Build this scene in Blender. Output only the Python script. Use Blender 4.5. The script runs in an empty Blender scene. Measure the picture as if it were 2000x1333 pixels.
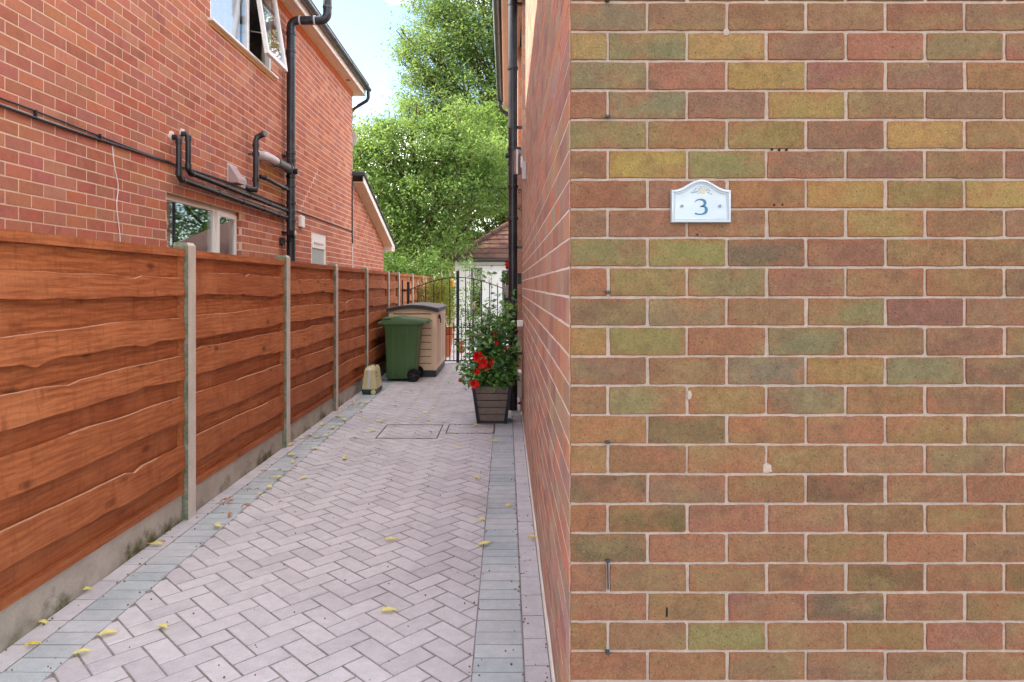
import bpy, math, random
import numpy as np
from mathutils import Vector, Matrix
R = random.Random(7)
PI = math.pi
C = bpy.context.scene.collection
scene = bpy.context.scene

# ------------------------------------------------------------------ camera, sky, sun
F = 1333.0; EYE = 1.485
VX, VY = 989.0, 557.5            # the point straight ahead, in photograph pixels
cam_d = bpy.data.cameras.new('camera'); cam = bpy.data.objects.new('camera', cam_d); C.objects.link(cam)
cam.location = (0, 0, EYE); cam.rotation_euler = (PI/2, 0, 0)
cam_d.sensor_width = 36; cam_d.lens = 24.0
cam_d.shift_x = 0.0055; cam_d.shift_y = -0.0545
cam_d.clip_start = 0.05; cam_d.clip_end = 1000
scene.camera = cam
SUN = Vector((-1.0, 0.22, 0.80)).normalized()      # towards the sun
SKY_STRENGTH = 0.15
sun_d = bpy.data.lights.new('sun', 'SUN'); sun_d.energy = 4.0; sun_d.angle = math.radians(0.5); sun_d.color = (1.0, 0.93, 0.82)
sun = bpy.data.objects.new('sun', sun_d); C.objects.link(sun)
sun.rotation_euler = SUN.to_track_quat('Z', 'Y').to_euler(); sun.location = (-20, 5, 20)
world = bpy.data.worlds.new('World'); scene.world = world; world.use_nodes = True
wt = world.node_tree; wt.nodes.clear()
wo = wt.nodes.new('ShaderNodeOutputWorld'); bg = wt.nodes.new('ShaderNodeBackground')
sky = wt.nodes.new('ShaderNodeTexSky'); sky.sky_type = 'NISHITA'; sky.sun_disc = False
sky.sun_elevation = math.asin(SUN.z); sky.sun_rotation = math.atan2(SUN.x, SUN.y)
sky.air_density = 1.0; sky.dust_density = 0.6; sky.ozone_density = 1.0
geo = wt.nodes.new('ShaderNodeTexCoord'); mp = wt.nodes.new('ShaderNodeMapping'); mp.inputs['Scale'].default_value = (1.0, 1.0, 2.6)
mp.inputs['Location'].default_value = (0.42, 5.11, 16.27)
nz = wt.nodes.new('ShaderNodeTexNoise'); nz.inputs['Scale'].default_value = 3.2; nz.inputs['Detail'].default_value = 7; nz.inputs['Roughness'].default_value = 0.55
rp = wt.nodes.new('ShaderNodeValToRGB'); rp.color_ramp.elements[0].position = 0.49; rp.color_ramp.elements[0].color = (0, 0, 0, 1)
rp.color_ramp.elements[1].position = 0.66; rp.color_ramp.elements[1].color = (1, 1, 1, 1)
mxw = wt.nodes.new('ShaderNodeMix'); mxw.data_type = 'RGBA'; mxw.inputs['B'].default_value = (23, 21.8, 20.4, 1)  # added clouds brightened to light the passage, placed mostly outside the view
wt.links.new(geo.outputs['Generated'], mp.inputs['Vector']); wt.links.new(mp.outputs[0], nz.inputs['Vector'])
wt.links.new(nz.outputs['Fac'], rp.inputs['Fac']); wt.links.new(rp.outputs['Color'], mxw.inputs['Factor'])
wt.links.new(sky.outputs[0], mxw.inputs['A']); wt.links.new(mxw.outputs['Result'], bg.inputs['Color'])
bg.inputs['Strength'].default_value = SKY_STRENGTH
wt.links.new(bg.outputs[0], wo.inputs['Surface'])
vs = scene.view_settings; vs.view_transform = 'Standard'; vs.look = 'None'; vs.gamma = 1; vs.exposure = 1.5; vs.use_curve_mapping = False
scene.render.engine = 'CYCLES'
scene.cycles.max_bounces = 8; scene.cycles.diffuse_bounces = 5; scene.cycles.transparent_max_bounces = 12

# ------------------------------------------------------------------ materials
def srgb(r, g, b):
    f = lambda c: (c/255/12.92) if c/255 <= .04045 else ((c/255+.055)/1.055)**2.4
    return (f(r), f(g), f(b), 1)
class Mat:
    def __init__(s, name, rough=.8, spec=.3, metal=0):
        s.m = bpy.data.materials.new(name); s.m.use_nodes = True; s.t = s.m.node_tree
        s.b = s.t.nodes['Principled BSDF']; s.out = s.t.nodes['Material Output']
        s.b.inputs['Roughness'].default_value = rough; s.b.inputs['Specular IOR Level'].default_value = spec; s.b.inputs['Metallic'].default_value = metal
        s.pos = s.n('ShaderNodeNewGeometry').outputs['Position']; s.islandn = None
    def n(s, typ, **kw):
        x = s.t.nodes.new(typ)
        for k, v in kw.items(): setattr(x, k, v)
        return x
    def set(s, sock, v):
        if isinstance(v, bpy.types.NodeSocket): s.t.links.new(v, sock)
        else:
            try: sock.default_value = v
            except (ValueError, TypeError): sock.default_value = tuple(v)[:3]
    def noise(s, scale, detail=4, rough=.5, vec=None, sc=None, dist=0, off=(0, 0, 0)):
        x = s.n('ShaderNodeTexNoise'); x.inputs['Scale'].default_value = scale; x.inputs['Detail'].default_value = detail
        x.inputs['Roughness'].default_value = rough; x.inputs['Distortion'].default_value = dist
        v = vec or s.pos
        if sc or off != (0, 0, 0):
            mpn = s.n('ShaderNodeMapping'); mpn.inputs['Scale'].default_value = sc or (1, 1, 1); mpn.inputs['Location'].default_value = off; s.set(mpn.inputs['Vector'], v); v = mpn.outputs[0]
        s.set(x.inputs['Vector'], v); return x.outputs['Fac']
    def voro(s, scale, sc=None, feature='F1', out='Distance', vec=None):
        x = s.n('ShaderNodeTexVoronoi', feature=feature); x.inputs['Scale'].default_value = scale
        v = vec or s.pos
        if sc:
            mpn = s.n('ShaderNodeMapping'); mpn.inputs['Scale'].default_value = sc; s.set(mpn.inputs['Vector'], v); v = mpn.outputs[0]
        s.set(x.inputs['Vector'], v); return x.outputs[out]
    def ramp(s, fac, stops):
        x = s.n('ShaderNodeValToRGB'); cr = x.color_ramp
        while len(cr.elements) < len(stops): cr.elements.new(.5)
        for e, (p, c) in zip(cr.elements, stops):
            e.position = p; e.color = c if len(c) == 4 else (*c, 1)
        s.set(x.inputs['Fac'], fac); return x.outputs['Color']
    def step(s, fac, a, b, lo=0., hi=1.):
        x = s.n('ShaderNodeMapRange'); x.inputs['From Min'].default_value = a; x.inputs['From Max'].default_value = b
        x.inputs['To Min'].default_value = lo; x.inputs['To Max'].default_value = hi; s.set(x.inputs['Value'], fac); return x.outputs[0]
    def mix(s, fac, a, b, mode='MIX'):
        x = s.n('ShaderNodeMix', data_type='RGBA', blend_type=mode)
        s.set(x.inputs['Factor'], fac); s.set(x.inputs[6], a); s.set(x.inputs[7], b); return x.outputs[2]
    def math(s, op, a, b=0.):
        x = s.n('ShaderNodeMath', operation=op); s.set(x.inputs[0], a); s.set(x.inputs[1], b); return x.outputs[0]
    def orand(s): return s.n('ShaderNodeObjectInfo').outputs['Random']
    def ocol(s): return s.n('ShaderNodeObjectInfo').outputs['Color']
    def irand(s): return s.n('ShaderNodeNewGeometry').outputs['Random Per Island']
    def objc(s): return s.n('ShaderNodeTexCoord').outputs['Object']
    def attr(s, name): return s.n('ShaderNodeAttribute', attribute_name=name).outputs['Fac']
    def sepz(s, v=None, ax='Z'):
        x = s.n('ShaderNodeSeparateXYZ'); s.set(x.inputs[0], v or s.pos); return x.outputs[ax]
    def vary(s, col, fac, lo=.85, hi=1.15):
        a = s.step(fac, .25, .75, lo, hi); x = s.n('ShaderNodeVectorMath', operation='SCALE'); s.set(x.inputs[0], col); s.set(x.inputs['Scale'], a); return x.outputs[0]
    def color(s, c): s.set(s.b.inputs['Base Color'], c); return s
    def bump(s, h, strength=.4, dist=.003):
        x = s.n('ShaderNodeBump'); x.inputs['Strength'].default_value = strength; x.inputs['Distance'].default_value = dist
        s.set(x.inputs['Height'], h); s.t.links.new(x.outputs[0], s.b.inputs['Normal']); return s
PAL = [srgb(*c) for c in [(180, 108, 86), (186, 116, 92), (172, 102, 82), (168, 106, 96), (190, 118, 88), (184, 120, 98), (166, 96, 76), (176, 110, 94), (190, 132, 108), (178, 104, 82)]]
PALR = [srgb(*c) for c in [(188, 146, 126), (178, 134, 116), (192, 134, 110), (170, 138, 120), (180, 150, 122), (196, 140, 114), (166, 124, 110), (186, 152, 130)]]
def pal_ramp(M, fac, pal):
    x = M.n('ShaderNodeValToRGB'); x.color_ramp.interpolation = 'CONSTANT'; cr = x.color_ramp
    while len(cr.elements) < len(pal): cr.elements.new(.5)
    for i, c in enumerate(pal): cr.elements[i].position = i/len(pal); cr.elements[i].color = c
    M.set(x.inputs['Fac'], fac); return x.outputs['Color']
def red_brick(name, island, pal, weather):
    M = Mat(name, .88, .2)
    c = pal_ramp(M, M.irand(), pal) if island else M.ocol()
    c = M.mix(M.step(M.noise(9, 5, .6), .48, .75, 0, .5), c, srgb(*weather))
    c = M.mix(M.step(M.noise(3.1, 4, .6, off=(4, 1, 2)), .55, .7, 0, .35), c, srgb(120, 74, 66))
    if name.startswith('left'):
        y_, z_ = M.sepz(ax='Y'), M.sepz()
        a = M.math('MULTIPLY', M.math('MULTIPLY', M.step(y_, 8.25, 8.5), M.step(y_, 9.3, 9.2)), M.math('MULTIPLY', M.step(z_, 2.5, 2.8), M.step(z_, 3.03, 2.97)))
        c = M.mix(M.math('MULTIPLY', a, M.step(M.noise(6, 3, .6), .35, .6, .2, .75)), c, srgb(170, 122, 40))
    c = M.vary(c, M.noise(200, 2, .8), .74, 1.26); c = M.vary(c, M.noise(30, 3, .6), .9, 1.1)
    M.color(c); M.bump(M.noise(220, 4, .7), .5, .003); return M.m
m_lb = red_brick('left_brick', False, PAL, (186, 128, 106)); m_lbs = red_brick('left_brick_run', True, PAL, (186, 128, 106))
m_sb = red_brick('side_brick', False, PALR, (178, 150, 138)); m_sbs = red_brick('side_brick_run', True, PALR, (178, 150, 138))
def front_brick(name, island):
    M = Mat(name, .92, .15)
    FP = [srgb(*c) for c in [(114, 96, 70), (124, 88, 68), (116, 82, 70), (116, 104, 74), (122, 94, 68)]]
    c = pal_ramp(M, M.irand(), FP) if island else M.ocol()
    c = M.mix(M.step(M.noise(8, 3, .55, sc=(1, 1, 1.8)), .48, .66, 0, .5), c, srgb(138, 118, 80))
    c = M.mix(M.step(M.noise(7, 3, .55, sc=(1, 1, 1.5), off=(3, 7, 5)), .50, .68, 0, .6), c, srgb(150, 98, 74))
    c = M.mix(M.step(M.noise(10, 3, .6, off=(9, 2, 1)), .55, .72, 0, .55), c, srgb(112, 84, 68))
    if not island:
        rim = M.attr('rim')
        e = M.math('MULTIPLY', M.step(M.math('ADD', rim, M.step(M.noise(13, 4, .6), .3, .7, -.85, .30)), .2, 1.0), .50)
        c = M.mix(e, c, srgb(146, 90, 66))
    c = M.mix(M.step(M.noise(60, 3, .7, off=(2, 2, 2)), .68, .76, 0, .6), c, srgb(192, 92, 58))
    pit = M.noise(170, 4, .8)
    c = M.vary(c, pit, .60, 1.36)
    c = M.mix(M.step(M.noise(120, 2, .6, off=(8, 3, 1)), .64, .70, 0, .6), c, srgb(52, 40, 34))
    c = M.vary(c, M.noise(45, 4, .7), .80, 1.18)
    c = M.mix(M.step(M.noise(150, 1, .5, off=(5, 5, 9)), .80, .82, 0, .6), c, srgb(215, 205, 195))
    M.color(c); M.bump(pit, .8, .004); return M.m
m_fb = front_brick('front_brick', False); m_fbs = front_brick('front_brick_run', True)
def mortar(name, col, dirt):
    M = Mat(name, .95, .1)
    c = M.mix(M.step(M.noise(6, 5, .6), .4, .7, 0, .6), srgb(*col), srgb(*dirt)); c = M.vary(c, M.noise(90, 4, .8), .76, 1.20)
    M.color(c); M.bump(M.noise(140, 4, .7), .5, .003); return M.m
m_mf = mortar('front_mortar', (178, 158, 144), (158, 142, 130))
m_ml = mortar('left_mortar', (226, 200, 176), (208, 184, 160))
m_patch = mortar('pale_patch', (226, 216, 206), (200, 188, 176))
m_ms = mortar('side_mortar', (236, 230, 222), (220, 210, 200))
def paver(name, island, col, alt):
    M = Mat(name, .9, .25)
    r = M.irand() if island else M.orand()
    c = M.mix(r, srgb(*col), srgb(*alt))
    c = M.mix(M.step(M.noise(2.2, 5, .6), .4, .65, 0, .55), c, srgb(202, 200, 202))
    c = M.vary(c, M.noise(230, 3, .8), .74, 1.24); c = M.vary(c, M.noise(20, 4, .6), .90, 1.10)
    c = M.mix(M.step(M.noise(38, 3, .7, off=(1, 4, 0)), .67, .75, 0, .35), c, srgb(120, 112, 100))
    c = M.mix(M.step(M.noise(1.1, 3, .6, off=(6, 4, 0)), .58, .72, 0, .30), c, srgb(140, 132, 124))
    M.color(c); M.bump(M.noise(300, 3, .7), .35, .002); return M.m
PNK, PNK2 = (196, 192, 195), (178, 174, 178)
BLU, BLU2 = (176, 185, 188), (154, 163, 168)
m_pp = paver('pink_paver', False, PNK, PNK2); m_pps = paver('pink_paver_run', True, PNK, PNK2)
m_bp = paver('blue_grey_paver', False, BLU, BLU2); m_bps = paver('blue_grey_paver_run', True, BLU, BLU2)
def simple(name, col, rough=.6, spec=.4, metal=0, vary=.08, scale=12, bump=0, bscale=150, dirt=None, dscale=4):
    M = Mat(name, rough, spec, metal); c = srgb(*col)
    if dirt: c = M.mix(M.step(M.noise(dscale, 5, .65), .45, .72, 0, .7), c, srgb(*dirt))
    c = M.vary(c, M.noise(scale, 4, .6), 1-vary, 1+vary); M.color(c)
    if bump: M.bump(M.noise(bscale, 4, .7), bump, .003)
    return M.m
def wood(name, axis):
    M = Mat(name, .72, .25)
    long = {'y': (1, .05, 1), 'x': (.05, 1, 1)}[axis]
    r = M.orand()
    comb = M.n('ShaderNodeCombineXYZ'); M.set(comb.inputs[0], M.math('MULTIPLY', r, 17.)); M.set(comb.inputs[2], M.math('MULTIPLY', r, 31.))
    va = M.n('ShaderNodeVectorMath', operation='ADD'); M.set(va.inputs[0], M.pos); M.set(va.inputs[1], comb.outputs[0]); v = va.outputs[0]
    warp = M.noise(3, 3, .5, vec=v)
    grain = M.noise(60, 5, .65, vec=v, sc=long, dist=.6)
    c = M.mix(r, srgb(202, 126, 78), srgb(174, 100, 60))
    c = M.mix(M.step(grain, .42, .70, 0, .75), c, srgb(122, 60, 32))
    wv = M.n('ShaderNodeTexWave', wave_type='BANDS', bands_direction='Z'); wv.inputs['Scale'].default_value = 11; wv.inputs['Distortion'].default_value = 9; wv.inputs['Detail'].default_value = 3; wv.inputs['Detail Scale'].default_value = 1.1
    mw = M.n('ShaderNodeMapping'); mw.inputs['Scale'].default_value = (1, .3, 1); M.set(mw.inputs['Vector'], v); M.set(wv.inputs['Vector'], mw.outputs[0])
    c = M.mix(M.step(wv.outputs['Fac'], .45, .95, 0, .38), c, srgb(136, 72, 42))
    c = M.mix(M.step(M.noise(2.6, 3, .5, vec=v), .5, .72, 0, .45), c, srgb(206, 136, 90))
    kn = M.voro(3.4, sc=(1, .8, 1.7), vec=v)
    kw = M.math('ADD', kn, M.step(M.noise(30, 3, .6, vec=v), .3, .7, -.03, .03))
    c = M.mix(M.step(kw, .17, .05, 0, .85), c, srgb(104, 56, 34))
    c = M.mix(M.step(M.noise(11, 5, .7, vec=v, sc=(1, 1.4, .35)), .53, .70, 0, .65), c, srgb(140, 76, 44))
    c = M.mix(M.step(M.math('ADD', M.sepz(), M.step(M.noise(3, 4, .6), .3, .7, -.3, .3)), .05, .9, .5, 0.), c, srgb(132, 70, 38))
    c = M.vary(c, M.noise(55, 3, .7, vec=v, sc=(1, 1.6, .5)), .88, 1.1)
    M.color(c); M.bump(grain, .35, .003); return M.m
m_wood = wood('fence_wood', 'y'); m_wedge = simple('painted_lit_edge', (200, 150, 120), .8, .2, 0, .2, 30)  # pale tone on front board tops paints the light their edges catch
M = Mat('concrete_post', .9, .15)
c = M.mix(M.step(M.noise(5, 5, .6), .4, .7, 0, .6), srgb(216, 208, 196), srgb(190, 182, 170)); c = M.vary(c, M.noise(170, 3, .8), .82, 1.15)
M.color(c); M.bump(M.noise(120, 4, .7), .5, .004); m_post = M.m
M = Mat('mossy_concrete', .95, .1)
c = M.mix(M.step(M.noise(14, 5, .7), .36, .62), srgb(150, 152, 134), srgb(100, 110, 88)); c = M.vary(c, M.noise(170, 3, .8), .75, 1.2)
M.color(c); M.bump(M.noise(120, 4, .7), .6, .004); m_postm = M.m
M = Mat('gravel_board_concrete', .95, .12)
c = M.mix(M.step(M.noise(4, 5, .65), .4, .7, 0, .7), srgb(186, 178, 166), srgb(156, 148, 136))
alg = M.math('MULTIPLY', M.step(M.math('ADD', M.sepz(), M.step(M.noise(9, 4, .65), .3, .7, -.07, .07)), .09, -.01), M.step(M.noise(2.1, 3, .6), .42, .58))
c = M.mix(alg, c, srgb(92, 92, 58)); c = M.vary(c, M.noise(150, 3, .8), .82, 1.15)
M.color(c); M.bump(M.noise(90, 4, .7), .6, .005); m_gb = M.m
m_black = simple('black_plastic', (34, 36, 42), .32, .5, 0, .1, 20, dirt=(70, 72, 78), dscale=6)
m_grey_pl = simple('dark_grey_plastic', (82, 80, 82), .4, .5)
m_whitepl = simple('white_plastic', (236, 234, 230), .35, .5, 0, .03)
m_palegrey = simple('pale_grey_plastic', (196, 190, 194), .4, .5, 0, .06)
m_fascia = simple('white_fascia', (236, 228, 218), .5, .4, 0, .04)
m_gutter = simple('gutter_grey', (58, 62, 66), .3, .5, 0, .12, 5)
m_slate = simple('slate_edge', (70, 72, 80), .6, .4, 0, .15, 10, .3)
m_rooft = simple('brown_roof', (104, 78, 70), .9, .2, 0, .2, 20, .5)
M = Mat('cream_soffit', .6, .3)
c = M.vary(srgb(226, 204, 176), M.noise(6, 3, .6), .93, 1.05); M.color(c); m_soffit = M.m
def glass(name, refl, tint=(.8, .86, .86, 1)):
    M = Mat(name, .02); t = M.t
    gl = M.n('ShaderNodeBsdfGlossy'); gl.inputs['Roughness'].default_value = .015; gl.inputs['Color'].default_value = (.95, .97, 1, 1)
    tr = M.n('ShaderNodeBsdfTransparent'); tr.inputs['Color'].default_value = tint
    fr = M.n('ShaderNodeLayerWeight'); fr.inputs['Blend'].default_value = .5
    f = M.math('MINIMUM', M.math('ADD', M.math('MULTIPLY', M.math('POWER', fr.outputs['Facing'], 3.), .7), refl), .95)
    ms = M.n('ShaderNodeMixShader'); M.set(ms.inputs[0], f); t.links.new(tr.outputs[0], ms.inputs[1]); t.links.new(gl.outputs[0], ms.inputs[2])
    t.links.new(ms.outputs[0], M.out.inputs['Surface']); return M.m
m_glass = glass('window_glass', .10, (.92, .95, .95, 1))
m_frost = simple('frosted_glass', (168, 176, 174), .3, .5, 0, .08, 40)
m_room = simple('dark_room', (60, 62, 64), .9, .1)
m_curtain = simple('lilac_curtain', (240, 240, 248), .9, .1, 0, .1, 30)
m_iron = simple('black_iron', (24, 24, 26), .45, .5)
m_finial = simple('silver_finial', (216, 208, 196), .4, .5, .0)
m_green = simple('green_bin_plastic', (72, 104, 60), .42, .45, 0, .07, 9, .08, 400)
m_rubber = simple('black_rubber', (22, 22, 24), .7, .3)
m_beige = simple('beige_plastic', (238, 208, 176), .55, .35, 0, .05, 5)
m_lidgrey = simple('lid_grey_top', (128, 122, 124), .6, .3, 0, .08, 6)
m_darkpl = simple('anthracite_plastic', (56, 54, 56), .5, .4)
m_cream = simple('cream_carrier', (206, 198, 150), .5, .4, 0, .06, 8, dirt=(176, 168, 120))
m_dkgreen = simple('dark_green_base', (40, 66, 62), .5, .4)
m_white_p = simple('carrier_strip', (200, 200, 204), .5, .4)
m_plank = simple('grey_brown_plank', (124, 112, 104), .8, .2, 0, .2, 30, .3)
m_navy = simple('black_planter_frame', (30, 34, 46), .4, .5)
m_soil = simple('potting_soil', (54, 40, 30), .95, .1, 0, .3, 40, .8)
m_render = simple('white_render', (232, 230, 228), .9, .2, 0, .03, 3, .2, 60)
m_frame_g = simple('slate_blue_frame', (92, 96, 108), .5, .4)
m_terra = simple('terracotta', (176, 100, 68), .85, .2, 0, .12, 9, .2)
m_stonepot = simple('pale_stone_pot', (186, 178, 172), .85, .2, 0, .1, 20)
m_cer = simple('white_ceramic', (184, 192, 200), .12, .6, 0, .01)
m_ink = simple('blue_glaze', (50, 100, 130), .2, .5, 0, .1, 200)
m_ink2 = simple('pale_blue_glaze', (122, 152, 168), .2, .5)
m_inky = simple('yellow_glaze', (190, 184, 140), .2, .5)
m_inkp = simple('pink_glaze', (172, 160, 180), .2, .5)
m_screw = simple('steel_screw', (120, 126, 132), .3, .5, .9)
m_metal = simple('brushed_metal', (170, 164, 160), .3, .5, .9)
m_yellow = simple('feeder_yellow', (200, 160, 40), .5, .4)
m_patio = paver('patio_slab', False, (212, 204, 200), (198, 190, 190))
m_ground = simple('bare_ground', (120, 112, 96), .95, .1, 0, .2, 3, .3, 20)
m_joint = simple('joint_sand', (138, 134, 130), .95, .1, 0, .35, 70, .8, dirt=(92, 90, 80), dscale=5)
m_bark = simple('tree_bark', (84, 66, 50), .95, .1, 0, .25, 14, .7, 40)
m_twig = simple('green_twig', (96, 92, 56), .9, .2)
m_red = None
def leafmat(name, cols, trans=.45, rough=.5, tcol=None, vlo=.62, vhi=1.4):
    M = Mat(name, rough, .35)
    c = pal_ramp(M, M.irand(), [srgb(*k) for k in cols])
    c = M.vary(c, M.noise(1.7, 3, .6), vlo, vhi)
    M.color(c)
    tl = M.n('ShaderNodeBsdfTranslucent'); ms = M.n('ShaderNodeMixShader'); ms.inputs[0].default_value = trans
    M.set(tl.inputs['Color'], M.mix(.6, c, tcol or srgb(158, 182, 84)))
    M.t.links.new(M.b.outputs[0], ms.inputs[1]); M.t.links.new(tl.outputs[0], ms.inputs[2]); M.t.links.new(ms.outputs[0], M.out.inputs['Surface'])
    return M.m
m_leafA = leafmat('mid_tree_leaf', [(106, 138, 70), (124, 152, 78), (82, 114, 60), (144, 168, 92), (90, 122, 74)], .46)
m_leafB = leafmat('tall_tree_leaf', [(102, 130, 76), (116, 140, 84), (82, 112, 66), (134, 154, 98)], .45)
m_leafC = leafmat('back_tree_leaf', [(74, 106, 52), (92, 122, 56), (108, 138, 60), (62, 94, 50)], .45)
m_leafG = leafmat('glossy_plant_leaf', [(92, 146, 72), (112, 166, 84), (70, 120, 62), (146, 188, 104), (110, 156, 108)], .3, .16)
m_leafY = leafmat('golden_conifer', [(142, 144, 56), (156, 152, 60), (122, 128, 52), (178, 168, 66)], .3, .7)
m_leafS = leafmat('garden_shrub_leaf', [(66, 104, 50), (84, 126, 58), (56, 92, 46), (110, 146, 70)], .35)
m_petal = leafmat('red_petal', [(206, 26, 24), (224, 40, 30), (190, 20, 26)], .3, .5, srgb(240, 40, 20))
m_fallen = leafmat('fallen_leaf', [(222, 214, 150), (226, 216, 128), (212, 200, 146)], .2, .6, srgb(222, 212, 150), .9, 1.1)
m_fallenb = leafmat('fallen_brown_leaf', [(196, 150, 92), (178, 120, 70), (204, 176, 110)], .2, .6, srgb(200, 160, 100), .9, 1.1)
m_fallenY = leafmat('fallen_bright_leaf', [(222, 186, 20), (230, 200, 30)], .2, .6)
m_bud = simple('seed_bud', (112, 92, 48), .9, .2, 0, .3, 100)

# ------------------------------------------------------------------ mesh helpers
class MB:
    def __init__(s): s.v = []; s.f = []; s.mi = []; s.cur = 0
    def add(s, vs, fs):
        o = len(s.v); s.v += [tuple(p) for p in vs]
        for f in fs: s.f.append(tuple(o+i for i in f)); s.mi.append(s.cur)
        return s
    def box(s, x0, x1, y0, y1, z0, z1):
        return s.add([(x0, y0, z0), (x1, y0, z0), (x1, y1, z0), (x0, y1, z0), (x0, y0, z1), (x1, y0, z1), (x1, y1, z1), (x0, y1, z1)],
                     [(0, 3, 2, 1), (4, 5, 6, 7), (0, 1, 5, 4), (1, 2, 6, 5), (2, 3, 7, 6), (3, 0, 4, 7)])
    def bbox(s, x0, x1, y0, y1, z0, z1, b=.004):
        def ring(z, i): return [(x0+i, y0+b if i < b else y0+i, z)] and [(x0+i+b, y0+i, z), (x1-i-b, y0+i, z), (x1-i, y0+i+b, z), (x1-i, y1-i-b, z), (x1-i-b, y1-i, z), (x0+i+b, y1-i, z), (x0+i, y1-i-b, z), (x0+i, y0+i+b, z)]
        return s.loft([ring(z0, b), ring(z0+b, 0), ring(z1-b, 0), ring(z1, b)])
    def loft(s, rings, cap=True, closed=True):
        n = len(rings[0]); vs = [p for r in rings for p in r]; fs = []
        for i in range(len(rings)-1):
            for j in range(n if closed else n-1):
                a = i*n+j; b_ = i*n+(j+1) % n; fs.append((a, b_, b_+n, a+n))
        if cap: fs.append(tuple(range(n-1, -1, -1))); fs.append(tuple((len(rings)-1)*n+j for j in range(n)))
        return s.add(vs, fs)
    def tube(s, path, r, n=12, cap=True):
        pts = [Vector(p) for p in path]; rs = r if isinstance(r, (list, tuple)) else [r]*len(pts); rings = []
        prev = None
        for i, p in enumerate(pts):
            t = (pts[min(i+1, len(pts)-1)]-pts[max(i-1, 0)]).normalized()
            if prev is None:
                up = Vector((0, 0, 1)) if abs(t.z) < .9 else Vector((1, 0, 0)); a = t.cross(up).normalized()
            else: a = (prev-t*prev.dot(t)).normalized()
            prev = a; b_ = t.cross(a)
            rings.append([p+a*rs[i]*math.cos(k*2*PI/n)+b_*rs[i]*math.sin(k*2*PI/n) for k in range(n)])
        return s.loft(rings, cap)
    def lathe(s, prof, o=(0, 0, 0), n=20, axis='z', cap=True):
        rings = []
        for r, h in prof:
            rr = []
            for k in range(n):
                a, b_ = r*math.cos(k*2*PI/n), r*math.sin(k*2*PI/n)
                rr.append({'z': (o[0]+a, o[1]+b_, o[2]+h), 'x': (o[0]+h, o[1]+a, o[2]+b_), 'y': (o[0]+a, o[1]+h, o[2]+b_)}[axis])
            rings.append(rr)
        return s.loft(rings, cap)
    def extr(s, poly, fn0, fn1):
        return s.loft([[fn0(p) for p in poly], [fn1(p) for p in poly]])
    def mesh(s, name, mats, smooth=False):
        me = bpy.data.meshes.new(name); me.from_pydata(s.v, [], s.f); 
        for m in (mats if isinstance(mats, (list, tuple)) else [mats]): me.materials.append(m)
        if any(s.mi): me.polygons.foreach_set('material_index', s.mi)
        import bmesh
        bm = bmesh.new(); bm.from_mesh(me); bmesh.ops.recalc_face_normals(bm, faces=bm.faces); bm.to_mesh(me); bm.free()
        if smooth:
            me.shade_smooth() if hasattr(me, 'shade_smooth') else None
            try: me.set_sharp_from_angle(angle=math.radians(38))
            except Exception: pass
        return me
def link(name, me, parent=None, loc=None, **props):
    o = bpy.data.objects.new(name, me); C.objects.link(o)
    if parent is not None: o.parent = parent
    if loc is not None: o.location = loc
    for k, v in props.items(): o[k] = v
    return o
def part(name, mb, mat, parent, smooth=False, **props): return link(name, mb.mesh(name, mat, smooth), parent, None, **props)
def thing(name, label, cat, group=None, loc=(0, 0, 0)):
    o = bpy.data.objects.new(name, None); C.objects.link(o); o.location = loc; o.empty_display_size = .1
    o['label'] = label; o['category'] = cat
    if group: o['group'] = group
    return o
def tag(o, label, cat, group=None):
    o['label'] = label; o['category'] = cat
    if group: o['group'] = group
    return o
def rrect(cx, cy, hx, hy, z, r=.02, k=3):
    pts = []
    for (sx, sy, a0) in ((1, 1, 0), (-1, 1, PI/2), (-1, -1, PI), (1, -1, 1.5*PI)):
        for i in range(k+1):
            a = a0+i*PI/2/k; pts.append((cx+sx*(hx-r)+r*math.cos(a), cy+sy*(hy-r)+r*math.sin(a), z))
    return pts
def img(x, y, z): return (VX+x*F/y, VY-(z-EYE)*F/y)          # used only to rank pieces by how large they show
GZ = lambda py: EYE*F/(py-VY)

# ------------------------------------------------------------------ ground
g = MB().add([(-300, -60, -.06), (300, -60, -.06), (300, 500, -.06), (-300, 500, -.06)], [(0, 1, 2, 3)])
part('ground', g, m_ground, None, kind='structure')

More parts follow.
